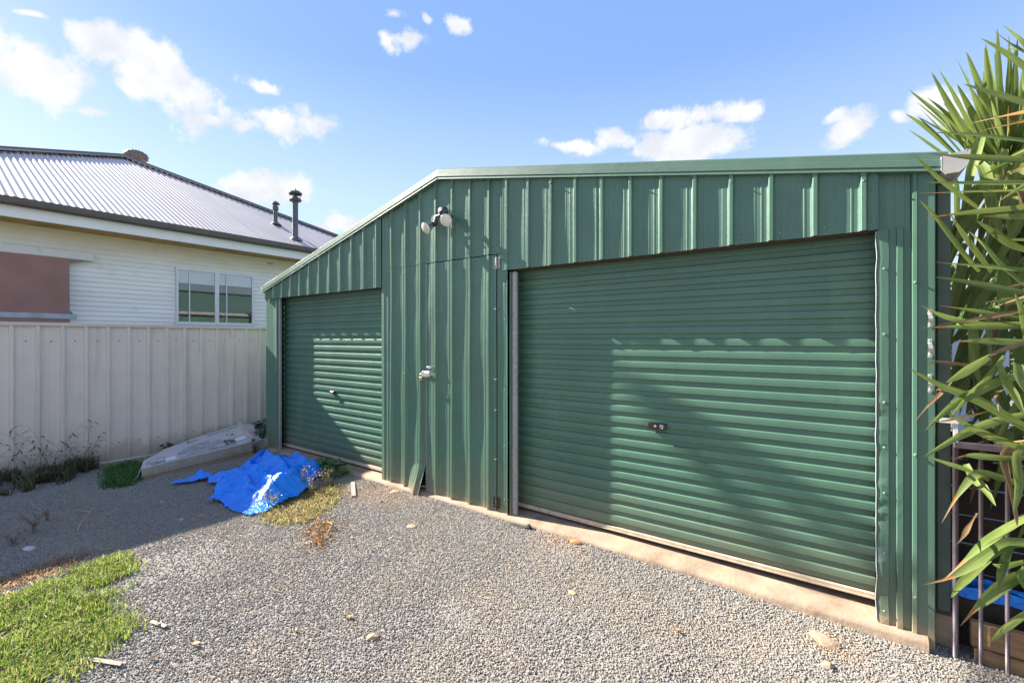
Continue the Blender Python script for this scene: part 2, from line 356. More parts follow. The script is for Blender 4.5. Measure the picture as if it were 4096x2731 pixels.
# ------------------------------------------------------------------ helpers
class MB:
    """collects faces and links them as ONE mesh object"""
    def __init__(s): s.v = []; s.f = []; s.mi = []; s.cur = 0
    def add(s, verts, faces):
        k = len(s.v); s.v += [tuple(p) for p in verts]
        for f in faces: s.f.append(tuple(i + k for i in f)); s.mi.append(s.cur)
        return s
    def box(s, x0, x1, y0, y1, z0, z1, bev=0.):
        if bev <= 0:
            v = [(x, y, z) for x in (x0, x1) for y in (y0, y1) for z in (z0, z1)]
            return s.add(v, [(0, 1, 3, 2), (4, 6, 7, 5), (0, 4, 5, 1), (2, 3, 7, 6), (0, 2, 6, 4), (1, 5, 7, 3)])
        b = bev; v = []; ids = {}
        for ix, x in enumerate((x0, x1)):
            for iy, y in enumerate((y0, y1)):
                for iz, z in enumerate((z0, z1)):
                    sx = b if ix == 0 else -b; sy = b if iy == 0 else -b; sz = b if iz == 0 else -b
                    for a, p in enumerate(((x, y + sy, z + sz), (x + sx, y, z + sz), (x + sx, y + sy, z))):
                        ids[(ix, iy, iz, a)] = len(v); v.append(p)
        g = ids; f = []
        for i in (0, 1):
            q = [g[(i, 0, 0, 0)], g[(i, 1, 0, 0)], g[(i, 1, 1, 0)], g[(i, 0, 1, 0)]]; f.append(tuple(q if i else q[::-1]))
            q = [g[(0, i, 0, 1)], g[(1, i, 0, 1)], g[(1, i, 1, 1)], g[(0, i, 1, 1)]]; f.append(tuple(q[::-1] if i else q))
            q = [g[(0, 0, i, 2)], g[(1, 0, i, 2)], g[(1, 1, i, 2)], g[(0, 1, i, 2)]]; f.append(tuple(q if i else q[::-1]))
        for p in (0, 1):
            for q in (0, 1):
                f.append((g[(0, p, q, 1)], g[(1, p, q, 1)], g[(1, p, q, 2)], g[(0, p, q, 2)]))
                f.append((g[(p, 0, q, 0)], g[(p, 1, q, 0)], g[(p, 1, q, 2)], g[(p, 0, q, 2)]))
                f.append((g[(p, q, 0, 0)], g[(p, q, 1, 0)], g[(p, q, 1, 1)], g[(p, q, 0, 1)]))
        for k in [(a, c, e) for a in (0, 1) for c in (0, 1) for e in (0, 1)]:
            f.append(tuple(g[k + (a,)] for a in range(3)))
        return s.add(v, f)
    def grid(s, rows, close=False):
        n = len(rows[0]); v = [p for r in rows for p in r]; f = []
        for i in range(len(rows) - 1):
            for j in range(n - 1 + (1 if close else 0)):
                a = i * n + j; c = i * n + (j + 1) % n
                f.append((a, c, c + n, a + n))
        return s.add(v, f)
    def tube(s, path, rad, n=8, cap=True):
        path = [Vector(p) for p in path]
        if not isinstance(rad, (list, tuple)): rad = [rad] * len(path)
        rows = []; up = None
        for i, p in enumerate(path):
            t = (path[min(i + 1, len(path) - 1)] - path[max(i - 1, 0)]).normalized()
            if up is None:
                up = Vector((0, 0, 1)) if abs(t.z) < .9 else Vector((1, 0, 0))
            a = t.cross(up).normalized(); up = a.cross(t).normalized()
            rows.append([tuple(p + (a * math.cos(2 * PI * j / n) + up * math.sin(2 * PI * j / n)) * rad[i]) for j in range(n)])
        k = len(s.v); s.grid(rows, True)
        if cap:
            s.f.append(tuple(k + j for j in range(n))); s.mi.append(s.cur)
            e = k + (len(rows) - 1) * n
            s.f.append(tuple(e + j for j in range(n))[::-1]); s.mi.append(s.cur)
        return s
    def lathe(s, origin, axis, prof, n=20):
        """prof: (distance along axis, radius)"""
        o = Vector(origin); ax = Vector(axis).normalized()
        a = ax.orthogonal().normalized(); c = ax.cross(a)
        rows = [[tuple(o + ax * d + (a * math.cos(2 * PI * j / n) + c * math.sin(2 * PI * j / n)) * max(r, 1e-4)) for j in range(n)] for d, r in prof]
        return s.grid(rows, True)
    def mesh(s, name, mats, smooth=False):
        me = bpy.data.meshes.new(name); me.from_pydata(s.v, [], s.f)
        if not isinstance(mats, (list, tuple)): mats = [mats]
        for m in mats: me.materials.append(m)
        if len(mats) > 1: me.polygons.foreach_set('material_index', s.mi)
        if smooth: me.polygons.foreach_set('use_smooth', [True] * len(me.polygons))
        me.update(); return me
    def build(s, name, mats, parent=None, smooth=False):
        return link(name, s.mesh(name, mats, smooth), parent)
ROOTLOC = {}
def link(name, me, parent=None):
    o = bpy.data.objects.new(name, me); COL.objects.link(o)
    if parent is not None: attach(o, parent)
    return o
def attach(o, parent):
    o.parent = parent
    if parent.name in ROOTLOC: o.matrix_parent_inverse = Matrix.Translation(-ROOTLOC[parent.name])
def tag(o, label=None, cat=None, group=None, kind=None):
    if label: o['label'] = label
    if cat: o['category'] = cat
    if group: o['group'] = group
    if kind: o['kind'] = kind
    return o
def thing(name, loc, label, cat, group=None):
    o = bpy.data.objects.new(name, None); COL.objects.link(o)
    o.location = loc; o.empty_display_size = .1
    ROOTLOC[o.name] = Vector(loc)
    return tag(o, label, cat, group)
def nz(x, y, z=0.): return noise.noise(Vector((x, y, z)))
def sm(a, b, x):
    t = min(1, max(0, (x - a) / (b - a))); return t * t * (3 - 2 * t)
def gz(x, y):
    """height of the gravel"""
    h = .012 * nz(x * 1.1, y * 1.1, 3.1) + .006 * nz(x * 3.5, y * 3.5, 8.2)
    h -= .045 * sm(4.6, 7.0, x) * sm(-1.6, -.2, y)
    h += .016 * sm(-.40, -.06, y) * sm(7.2, 6.6, x) * (1 + .5 * nz(x * 2.2, 4.))
    h -= .010 * (math.exp(-((x - 4.75 + .1 * y) / .22) ** 2) + math.exp(-((x - 6.15 + .1 * y) / .22) ** 2)) * sm(-.15, -.6, y)
    return h
def ico(r=1., jit=0., seed=0, flat=1.):
    t = (1 + 5 ** .5) / 2
    v = [(-1, t, 0), (1, t, 0), (-1, -t, 0), (1, -t, 0), (0, -1, t), (0, 1, t), (0, -1, -t), (0, 1, -t), (t, 0, -1), (t, 0, 1), (-t, 0, -1), (-t, 0, 1)]
    f = [(0, 11, 5), (0, 5, 1), (0, 1, 7), (0, 7, 10), (0, 10, 11), (1, 5, 9), (5, 11, 4), (11, 10, 2), (10, 7, 6), (7, 1, 8), (3, 9, 4), (3, 4, 2), (3, 2, 6), (3, 6, 8), (3, 8, 9), (4, 9, 5), (2, 4, 11), (6, 2, 10), (8, 6, 7), (9, 8, 1)]
    rr = random.Random(seed); q = []
    for p in v:
        n = Vector(p).normalized() * r * (1 + jit * (rr.random() * 2 - 1)); q.append((n.x, n.y, n.z * flat))
    return q, f

# ================================================================== GROUND
def axis(lo, hi, st, far):
    a = list(np.arange(lo, hi + 1e-6, st)); s = st; x = hi
    while x < far: s *= 1.6; x += s; a.append(x)
    s = st; x = lo; pre = []
    while x > -far: s *= 1.6; x -= s; pre.append(x)
    return pre[::-1] + a
gx = axis(-1.2, 9.0, .07, 400); gy = axis(-4.6, .5, .07, 400)
g = MB(); g.grid([[(x, y, gz(x, y)) for x in gx] for y in gy])
g_o = g.build('ground', m_ground, None, True); tag(g_o, 'grey crushed rock yard running up to the shed doors', kind='structure')

# concrete slab edge under the shed
s = MB()
xs = np.arange(-.02, 7.13, .09)
prof = [(.40, .058), (.02, .052), (-.030, .044), (-.050, .034), (-.058, .018), (-.058, -.14)]
rows = []
for i, x in enumerate(xs):
    chip = .006 * nz(x * 7, 1.) + .010 * max(0, nz(x * 3.3, 7.) - .25)
    rows.append([(x, y + (chip if k >= 2 else 0), z - (chip * .6 if 1 < k < 5 else 0) - .018 * sm(4.6, 7, x)) for k, (y, z) in enumerate(prof)])
s.grid(rows)
slab = s.build('concrete_slab', m_conc, None, True); tag(slab, 'sandy worn concrete slab edge under the roller doors', kind='structure')

# ================================================================== GREEN SHED
SHED = thing('garage_shed', (3.56, 3.5, 0), 'large dark green ribbed steel double garage with two roller doors', 'shed')
P0, PX = 3.437, .2256
RIDGE = 3.50
def roof_z(x):
    return 2.366 + (3.272 - 2.366) * (x / RIDGE) if x < RIDGE else 3.272 + (2.562 - 3.272) * (x - RIDGE) / (7.16 - RIDGE)
def ribs_in(x0, x1): return [P0 + PX * k for k in range(-16, 18) if x0 - .03 <= P0 + PX * k <= x1 + .03]
RIBPTS = [(-.027, 0), (-.021, -.003), (-.0125, -.022), (-.009, -.025), (.009, -.025), (.0125, -.022), (.021, -.003), (.027, 0)]
def profile(x0, x1, ribs, start_edge=True):
    pts = []
    for c in ribs:
        pts += [(c + dx, dy) for dx, dy in RIBPTS]
        for q in (.25, .42, .59, .76):
            m = c + PX * q; pts += [(m - .006, 0), (m - .003, -.0016), (m + .003, -.0016), (m + .006, 0)]
    c = ribs[0] - PX if ribs else x0
    for q in (.25, .42, .59, .76):
        m = c + PX * q; pts += [(m - .006, 0), (m - .003, -.0016), (m + .003, -.0016), (m + .006, 0)]
    pts = sorted(p for p in pts if x0 < p[0] < x1)
    y0 = 0
    return [(x0, pts[0][1] if pts else 0)] + pts + [(x1, pts[-1][1] if pts else 0)]
def wobble(x, z, amp): return amp * (nz(x * 2.1, z * .75, 4.) + .5 * nz(x * 5.3, z * 2.2, 9.))
def wall_sheet(x0, x1, zlo, zhi, y=0., amp=.0035, bend=None, parent=SHED, ribs=None, name='wall_sheet'):
    pr = profile(x0, x1, ribs_in(x0, x1) if ribs is None else ribs)
    n = 15; rows = []
    for i in range(n + 1):
        r = []
        for (x, dy) in pr:
            a = zlo(x) if callable(zlo) else zlo; b = zhi(x) if callable(zhi) else zhi
            z = a + (b - a) * i / n
            yy = y + dy + wobble(x, z, amp)
            if bend: xx, yy, z = bend(x, yy, z)
            else: xx = x
            r.append((xx, yy, z))
        rows.append(r)
    m = MB(); m.grid(rows)
    return m.build(name, m_green, parent, False)
top = lambda x: roof_z(x) - .075
LP = -.028                               # the lintel sheets lap over the side sheets
def rk(k): return P0 + PX * k
# lintel over the small door, three sheets
for a, b in ((.0, rk(-11.5)), (rk(-11.5), rk(-7.5)), (rk(-7.5), 2.60)):
    wall_sheet(a + .002, b, 2.165, top, LP + (.0015 if a > .5 else 0), .0045)
# left edge strip (plain corner flashing, a little buckled)
def cflash(x0, x1, z0, z1, pts, name='corner_flashing', amp=.004):
    m = MB(); rows = []
    for i in range(25):
        z = z0 + (z1 - z0) * i / 24
        rows.append([(x, y + wobble(x + 3, z, amp), z) for x, y in pts])
    m.grid(rows); return m.build(name, m_green, SHED, False)
cflash(0, .31, -.02, 2.20, [(.0, .25), (0, -.012), (.012, -.014), (.10, -.012), (.2, -.008), (.255, -.010), (.30, -.016), (.312, -.01), (.314, .03)])
m = MB(); m.box(.002, .008, -.020, .262, 2.15, 2.335); m.box(.008, .318, .002, .008, 2.15, 2.30); m.build('corner_flashing', m_green, SHED)
# middle section
def bent(x, y, z):
    f = sm(.30, .02, z) * sm(2.93, 3.28, x)
    return (x - .03 * f * (1 - z / .3), y - .085 * f - .012 * sm(.9, .2, z) * sm(2.8, 3.1, x), z)
cflash(2.59, 2.76, .0, top(2.6), [(2.592, .06), (2.590, -.006), (2.600, -.016), (2.640, -.018), (2.655, -.010), (2.70, -.012), (2.72, -.006), (2.738, -.002)])
wall_sheet(2.736, 3.287, lambda x: -.01 + .012 * math.sin(x * 40), lambda x: 2.364, 0, .0085, bent)
wall_sheet(2.736, rk(0) + .01, 2.366, top, -.0005, .0065)
wall_sheet(rk(0) + .01, rk(4) - .05, 2.366, top, 0., .0065)
wall_sheet(4.207, 4.335, -.02, 2.364, 0., .003)
cflash(4.33, 4.40, -.02, 2.19, [(4.336, .0), (4.350, -.006), (4.362, -.006), (4.366, .03)], amp=.002)
# personnel door cut out of the sheeting
PD = MB(); PD.box(3.285, 4.209, .03, .05, -.02, 2.372); PDo = PD.build('personnel_door', m_gap, SHED)
for a, b in ((3.296, rk(2) + .05), (rk(2) + .05, 4.198)):
    wall_sheet(a, b, .045, 2.357, -.003, .0085, None, PDo, None, 'door_sheet')
m = MB(); m.box(3.290, 3.297, -.008, .028, .03, 2.36); m.build('door_edge_strip', m_galv, PDo)
for zc, rusty in ((2.28, 0), (.12, 1)):
    m = MB(); m.tube([(4.203, -.014, zc - .055), (4.203, -.014, zc + .055)], .0075, 8)
    m.box(4.165, 4.200, -.008, -.004, zc - .05, zc + .05); m.box(4.206, 4.240, -.008, -.004, zc - .05, zc + .05)
    for dz in (-.035, 0, .035):
        for xx in (4.18, 4.226): m.lathe((xx, -.008, zc + dz), (0, -1, 0), [(0, .005), (.004, .005), (.006, .002)], 8)
    h = m.build('hinge', m_rust if rusty else m_galv, PDo)
# hasp: hinged cover plate, staple, and the slide latch above it
m = MB(); m.box(3.268, 3.372, -.040, -.034, 1.215, 1.272, .002); m.box(3.310, 3.362, -.044, -.040, 1.232, 1.258, .0015); m.box(3.355, 3.368, -.046, -.028, 1.225, 1.262, .002); m.box(3.27, 3.36, -.036, -.002, 1.228, 1.232)
m.tube([(3.283, -.036, 1.258), (3.283, -.06, 1.258), (3.283, -.066, 1.246), (3.283, -.06, 1.236), (3.283, -.036, 1.236)], .0035, 8)
m.build('hasp', m_zinc, PDo)
m = MB()
m.grid([[(x, y, z + dz) for x, y in ((3.318, -.008), (3.332, -.030), (3.352, -.034), (3.372, -.028), (3.388, -.050), (3.402, -.050), (3.404, -.006))] for z, dz in ((1.300, .0), (1.318, .004), (1.322, .004))])
m.lathe((3.345, -.036, 1.311), (0, -1, 0), [(0, .008), (.006, .008), (.008, .004)], 10); m.build('slide_latch', m_zinc, PDo)
# protruding bolts along the hinge side
for z in (1.865, 1.235, .96, .52):
    m = MB(); m.lathe((4.208, -.002, z), (0, -1, 0), [(0, .004), (.030, .004), (.030, .008), (.037, .008), (.038, .001)], 8)
    m.build('hinge_bolt', m_galv, PDo)
# right of the middle, lintel over the big door
for i in range(3):
    a = rk(4) - .05 + i * 4 * PX; b = a + 4 * PX if i < 2 else 6.885
    wall_sheet(a if i else 4.284, b, 2.203, top, LP + .0015 * (i % 2), .0055)
m = MB()
wall_sheet(6.886, 7.02, 2.20, top, -.004, .002)
# right jamb strip with dented edge
def dent(x, y, z):
    e = sm(7.0, 6.88, x)
    d = -.022 * e * (nz(z * 6., 2.) + .6 * nz(z * 15, 5.)) * sm(1.8, .2, z)
    d += .03 * sm(.22, .0, abs(z - .30)) * sm(6.98, 6.92, x) * 0
    d -= .030 * math.exp(-((z - .36) / .07) ** 2) * e
    return (x + .006 * e * nz(z * 9, 1.), y + d, z)
m = MB(); rows = []
for i in range(60):
    z = -.045 + 2.245 * i / 59
    rows.append([dent(x, y, z) for x, y in ((6.885, .03), (6.878, .0), (6.882, -.012), (6.900, -.014), (6.930, -.013), (6.934, -.004), (6.962, -.004), (6.966, -.020), (6.990, -.020), (6.995, -.004), (7.010, -.003), (7.026, -.003))])
m.grid(rows); m.build('wall_sheet', m_green, SHED, False)
cflash(7.03, 7.12, -.055, top(7.1), [(7.022, -.003), (7.030, -.020), (7.046, -.022), (7.052, -.014), (7.116, -.014), (7.120, -.010), (7.120, .30)], amp=.0025)
# pale lip on the jamb edge
m = MB(); rows = []
for i in range(60):
    z = .04 + 2.155 * i / 59
    rows.append([dent(x, y, z) for x, y in ((6.879, -.013), (6.8755, -.016), (6.8745, -.004), (6.876, .02))])
m.grid(rows); m.build('door_trim', simple('bare_bent_edge', (.62, .60, .60), .5, .1, .15, 20), SHED)
# galvanised posts beside the doors, rusty lintel beams above them
for x0, x1 in ((.314, .352), (4.366, 4.412)):
    m = MB(); m.box(x0, x1, .004, .036, .05, 2.19, .004); m.build('door_post', m_galv, SHED)
for x0, x1, z in ((.30, 2.59, 2.168), (4.345, 6.875, 2.206)):
    m = MB(); m.box(x0, x1, -.008, .22, z + .002, z + .07); m.build('lintel_beam', m_rust, SHED)
m = MB(); m.box(2.585, 2.591, .01, .16, .055, 2.165); m.build('door_post', m_green, SHED)

# roller doors
def roller_door(x0, x1, ztop, zbot, y, label, handle):
    d = MB(); d.box(x0, x1, y + .022, y + .028, zbot, ztop); D = d.build('roller_door', m_rust, SHED); D['label'] = label
    p = .0872; n = int((ztop - zbot - .045) / p) + 1
    pr = [(0, .014), (.385, .0135), (.41, .011), (.425, .002), (.45, 0), (.68, -.0008), (.905, 0), (.94, .0015), (.985, .011), (1.0, .014)]
    m = MB(); xs = np.linspace(x0, x1, 13)
    m.grid([[(x, y + yy + .0010 * nz(x * 2, q * .2, 2.), q * p) for q, yy in pr] for x in xs])
    me = m.mesh('slat', m_slat)
    for i in range(n):
        o = link('slat', me, D); o.location = (0, .0012 * nz(i * 1.7, 3.3), zbot + .040 + i * p)
        o.rotation_euler = (0, 0, 0)
    m = MB(); m.box(x0, x1, y - .006, y + .020, zbot, zbot + .034, .003); m.box(x0, x1, y - .012, y - .006, zbot + .004, zbot + .012); m.build('bottom_rail', m_rail, D)
    hx, hz, w, h = handle
    m = MB(); m.box(hx - w / 2, hx + w / 2, y - .030, y + .004, hz - h / 2, hz + h / 2, .005)
    m.box(hx - w / 2, hx + w / 2, y - .034, y - .030, hz - h / 2, hz - h / 2 + .004)
    m.cur = 1; m.lathe((hx - .01, y - .030, hz + .002), (0, -1, 0), [(0, .0095), (.004, .0095), (.0045, .003), (.003, .001)], 14)
    m.box(hx + w * .17, hx + w * .36, y - .0325, y - .030, hz - h * .3, hz + h * .32, .001)
    m.cur = 0; m.tube([(hx + w * .20, y - .034, hz - h * .18), (hx + w * .25, y - .034, hz), (hx + w * .33, y - .034, hz + h * .16)], .0035, 6)
    m.build('lock_handle', [m_lock, m_zinc], D)
    return D
CY = .140
roller_door(.24, 2.588, 2.20, .075, .115, 'small green roller door beside the beige fence', (1.478, .918, .075, .034))
roller_door(4.27, 6.880, 2.24, .080, CY, 'wide green roller door on the right of the shed', (5.610, .950, .135, .046))

# barge flashing along both roof slopes
def barge(x0, x1, ext=0):
    pr = [(.14, .004), (-.036, .004), (-.044, -.004), (-.046, -.040), (-.062, -.046), (-.064, -.080), (-.058, -.085), (-.062, -.104), (-.012, -.106)]
    m = MB(); n = 22; rows = []
    for i in range(n + 1):
        x = x0 + (x1 - x0) * i / n
        rows.append([(x, y + .0012 * nz(x * 3, k * .3), roof_z(x) + z + .0012 * nz(x * 2.5, k * 1.)) for k, (y, z) in enumerate(pr)])
    m.grid(rows); m.build('barge_flashing', m_barge, SHED)
barge(-.02, RIDGE); barge(RIDGE, 7.165)
# roof sheets, side and back walls
for xa, xb in ((-.03, RIDGE), (RIDGE, 7.17)):
    m = MB(); rows = []
    for j in range(141):
        y = .0 + 7.0 * j / 140
        zz = .012 if j % 4 == 0 else 0.
        rows.append([(x, y, roof_z(x) - .034 + zz) for x in (xa, xb)])
    m.grid(rows); m.build('roof_sheet', m_green, SHED)
for xw_ in (.012, 7.108):
    m = MB(); rows = []
    for j in range(32):
        y0 = .25 + j * PX
        sg = -1 if xw_ < 1 else 1
        for dy, dx in ((0, 0), (.02, .022), (.04, .022), (.06, 0)):
            rows.append([(xw_ + sg * dx, min(y0 + dy, 7), z) for z in (-.05, roof_z(xw_) - .02)])
    m.grid(rows); m.build('side_wall', m_green, SHED)
m = MB(); m.add([(0, 7, -.05), (7.12, 7, -.05), (7.12, 7, 2.54), (RIDGE, 7, 3.25), (0, 7, 2.34)], [(0, 1, 2, 3, 4)]); m.build('back_wall', m_green, SHED)
# ridge cap
m = MB(); m.grid([[(RIDGE + dx, y, 3.278 + dz) for dx, dz in ((-.16, -.032), (0, .006), (.16, -.026))] for y in (.0, 7.0)]); m.build('ridge_cap', m_barge, SHED)
# gutters
def gutter(x0, sg, z, w, h, y0, y1, mat_):
    pr = [(0, -.002), (0, -h * .75), (w * .18, -h), (w * .62, -h), (w * .9, -h * .72), (w, -h * .35), (w, .012), (w * .9, .016), (w * .88, .004)]
    m = MB(); m.grid([[(x0 + sg * a, y, z + b) for a, b in pr] for y in (y0, y1)])
    k = len(m.v); m.v += [(x0 + sg * a, y0 + .001, z + b) for a, b in pr[:7]]; m.f.append(tuple(range(k, k + 7))); m.mi.append(0)
    return m.build('gutter', mat_, SHED)
gutter(-.012, -1, 2.345, .075, .075, -.05, 7, m_white_gut)
gutter(7.135, 1, 2.535, .105, .095, -.075, 7, m_white_gut)
# green downpipe beside the corner
m = MB(); m.box(7.130, 7.186, .035, .085, .16, 2.42, .006); m.build('downpipe', m_post, SHED)
# galvanised saddle clamps on the corner flashing
for z in (1.705, 1.55, 1.365):
    m = MB(); rows = []
    for dz, dy in ((-.050, -.003), (-.030, -.003), (-.022, -.012), (-.014, -.026), (0, -.031), (.014, -.026), (.022, -.012), (.030, -.003), (.050, -.003)):
        rows.append([(x, -.014 + dy, z + dz) for x in (7.089, 7.106)])
    m.grid(rows)
    for dz in (-.04, .04): m.lathe((7.0975, -.017, z + dz), (0, -1, 0), [(0, .006), (.005, .006), (.006, .002)], 8)
    m.build('pipe_clamp', m_zinc, SHED)
# screws
m = MB()
def screw(x, z, y=-.002, r=.0046): m.lathe((x, y, z), (0, -1, 0), [(0, r * 1.5), (.002, r * 1.4), (.003, r), (.009, r), (.010, r * .3)], 8)
for k in range(-14, -4):
    if k % 2: screw(rk(k) + .04, 2.20 + .004, LP - .002)
    else: screw(rk(k) + .035, 2.235, LP - .002)
for k in range(4, 16):
    screw(rk(k) + .045, 2.245 + .02 * nz(k * 2., 1.), LP - .002)
    if k % 3 == 0: screw(rk(k) + .04, top(rk(k)) - .125, LP - .002); screw(rk(k), top(rk(k)) - .075, LP - .024)
for k in (2.3, 3.3): screw(rk(0) + PX * (k - 2), 2.395); 
for k in range(-2, 4):
    screw(rk(k) + .05, 2.40); screw(rk(k) + .05, 2.33, -.006); screw(rk(k) + .05, 1.215 + .03 * (k % 2), -.006); screw(rk(k) + .05, .10, -.006)
for z in (.10, .42, .75, 1.0, 1.25, 1.62, 1.98): screw(6.912, z + .02 * nz(z * 9, 2.), -.016, .0055)
for z in (.22, .98, 1.9): screw(7.04, z, -.022, .0055)
for z in (.16, .62, 1.1, 1.7, 2.0): screw(2.745, z, -.004); screw(4.29, z * 1.04, -.004)
for x, z in ((2.95, .22), (2.95, 1.235), (2.95, 2.3), (3.16, .25), (3.16, 2.31)): screw(x, z)
o = m.build('wall_screws', m_screw, SHED); o['kind'] = 'stuff'

# brass padlock hanging from the hasp
m = MB(); m.box(3.262, 3.298, -.078, -.060, 1.178, 1.214, .003)
L = thing('padlock', (3.28, -.069, 1.178), 'small brass padlock hanging from the personnel door hasp', 'padlock')
m.build('lock_body', m_brass, L)
m = MB(); m.tube([(3.269, -.069, 1.212), (3.269, -.069, 1.234), (3.273, -.068, 1.243), (3.280, -.067, 1.246), (3.287, -.068, 1.243), (3.291, -.069, 1.234), (3.291, -.069, 1.212)], .0032, 8)
m.build('shackle', m_zinc, L)

# twin spotlights
F = thing('twin_floodlight', (3.55, -.02, 2.83), 'twin adjustable spotlights on a black bracket under the shed ridge', 'floodlight')
m = MB(); m.lathe((3.565, -.022, 2.835), (0, -1, 0), [(0, .058), (.028, .056), (.046, .045), (.05, .0)], 24); m.box(3.548, 3.585, -.075, -.06, 2.81, 2.85, .004)
m.build('mounting_base', m_black, F, True)
def spot_lamp(joint, face, axis, elbow):
    ax = Vector(axis).normalized(); fc = Vector(face)
    back = fc - ax * .135
    m = MB(); m.tube([joint, elbow, tuple(back), tuple(back + ax * .055)], [.016, .017, .026, .030], 12); a = m.build('lamp_arm', m_black, F, True)
    m = MB(); m.lathe(fc - ax * .085, ax, [(0, .022), (.012, .030), (.035, .040), (.060, .053), (.078, .060), (.084, .061), (.088, .058)], 28); l = m.build('lamp', m_chrome, F, True)
    m = MB(); m.lathe(fc, ax, [(0.001, .058), (.006, .05), (.010, .034), (.012, .015), (.0125, .0)], 28); m.build('lens', m_glass_lens, l, True)
spot_lamp((3.575, -.06, 2.815), (3.725, -.165, 2.705), (.34, -.84, -.42), (3.625, -.075, 2.785))
spot_lamp((3.545, -.065, 2.800), (3.452, -.165, 2.668), (-.18, -.82, -.54), (3.515, -.085, 2.790))

# ================================================================== FENCE
FX = -.95
FE = thing('steel_fence', (FX, 1., 0), 'beige ribbed steel boundary fence in shade left of the shed', 'fence')
FP = .2105; fy0 = -2.393 - 10 * FP
fence_me = None
def fence_sheet_mesh():
    m = MB(); pr = []
    for k in range(4):
        c = (k + .5) * FP
        pr += [(c - .050, 0.), (c - .021, .002), (c - .016, .030), (c + .016, .030), (c + .021, .002), (c + .075, .0), (c + .08, .002), (c + .09, .002), (c + .095, 0)]
    pr = [(0, 0)] + sorted(pr) + [(4 * FP, 0)]
    m.grid([[(x + .0015 * nz(y * 3, z), y, z) for y, x in pr] for z in np.linspace(0.0, 1.765, 8)])
    return m.mesh('fence_sheet', m_fence)
fence_me = fence_sheet_mesh()
for i in range(13):
    o = bpy.data.objects.new('fence_sheet', fence_me); COL.objects.link(o); o.parent = FE
    o.location = (.0, fy0 - .5 * FP + i * 4 * FP - 1., 0)
for z0, z1 in ((1.750, 1.792), (-.02, .02)):
    m = MB(); m.box(FX - .012, FX + .036, fy0 - .2, fy0 + 13 * 4 * FP, z0, z1, .004); m.build('fence_rail', m_fencer, FE)
for i in range(0, 6):
    y = fy0 + i * 8 * FP + .22
    m = MB(); m.box(FX - .05, FX - .004, y - .03, y + .03, -.05, 1.80); m.build('fence_post', m_fencer, FE)
m = MB()
for k in range(0, 34):
    for z in (1.57, .243):
        m.lathe((FX + .002, fy0 + k * FP + .115, z + .006 * nz(k * 3.1, z)), (1, 0, 0), [(0, .008), (.003, .007), (.006, .003)], 7)
o = m.build('fence_screws', m_rust, FE); o['kind'] = 'stuff'

# ================================================================== NEIGHBOUR'S HOUSE
XW, XG, ZG = -4.15, -3.65, 3.748
HY0, HY1 = -5.05, 6.25
HO = thing('weatherboard_house', (-9.3, .6, 0), 'white weatherboard cottage with hipped grey iron roof behind the fence', 'house')
BP = .0862
WIN = (.204, 1.684, 1.905, 3.043)
n_b = 25
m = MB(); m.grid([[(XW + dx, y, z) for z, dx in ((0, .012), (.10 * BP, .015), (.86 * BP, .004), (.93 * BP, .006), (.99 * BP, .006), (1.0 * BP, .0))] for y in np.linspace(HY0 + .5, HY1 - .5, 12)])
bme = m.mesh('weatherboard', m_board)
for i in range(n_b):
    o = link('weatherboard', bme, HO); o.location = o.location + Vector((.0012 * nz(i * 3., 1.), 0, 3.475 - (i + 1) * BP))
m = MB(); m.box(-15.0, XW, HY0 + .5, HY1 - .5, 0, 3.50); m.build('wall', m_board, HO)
m = MB(); m.add([(XW, HY0 + .0, 3.47), (XG - .03, HY0, 3.482), (XG - .03, HY1, 3.482), (XW, HY1, 3.47)], [(0, 1, 2, 3)]); m.build('soffit', m_soffit, HO)
m = MB(); m.box(XG - .045, XG - .018, HY0, HY1, 3.478, 3.70, .003); m.build('fascia', m_wood_w, HO)
m = MB(); m.grid([[(XG + a, y, ZG + b) for a, b in ((-.017, .03), (-.017, -.085), (.02, -.10), (.07, -.10), (.095, -.075), (.105, -.03), (.105, .030), (.095, .034), (.092, .02))] for y in (HY0, .9, HY1 + .05)]); m.build('gutter', m_wgut, HO)
# hipped roof: front face with real corrugations, sheet by sheet
HT = math.tan(R(26.5)); APX = -9.28; AY = .6
half = (HY1 - HY0) / 2
def face_top_x(y): return XG - (half - abs(y - AY)) * 1.0
CP = .1
nsh = 15; wsh = (HY1 - HY0) / nsh
for i in range(nsh):
    m = MB(); rows = []
    for j in range(int(round(wsh / CP * 8)) + 1):
        y = HY0 + i * wsh + min(wsh, j * CP / 8)
        xt = face_top_x(y); dz = .010 * math.cos(2 * PI * (y - HY0) / CP)
        rows.append([(x, y, ZG + .03 + (XG - x) * HT + dz) for x in (XG + .045, XG * .7 + xt * .3, XG * .3 + xt * .7, xt)])
    m.grid(rows); m.build('roof_sheet', m_roof, HO, True)
ZP = ZG + .03 + half * HT
m = MB()
xb = -16.
m.add([(XG, HY1, ZG), (APX - .02, AY, ZP), (xb, AY, ZP), (xb, HY1, ZG)], [(0, 1, 2, 3)])
m.add([(XG, HY0, ZG), (APX - .02, AY, ZP), (xb, AY, ZP), (xb, HY0, ZG)], [(3, 2, 1, 0)])
m.build('roof_slope', m_roof, HO)
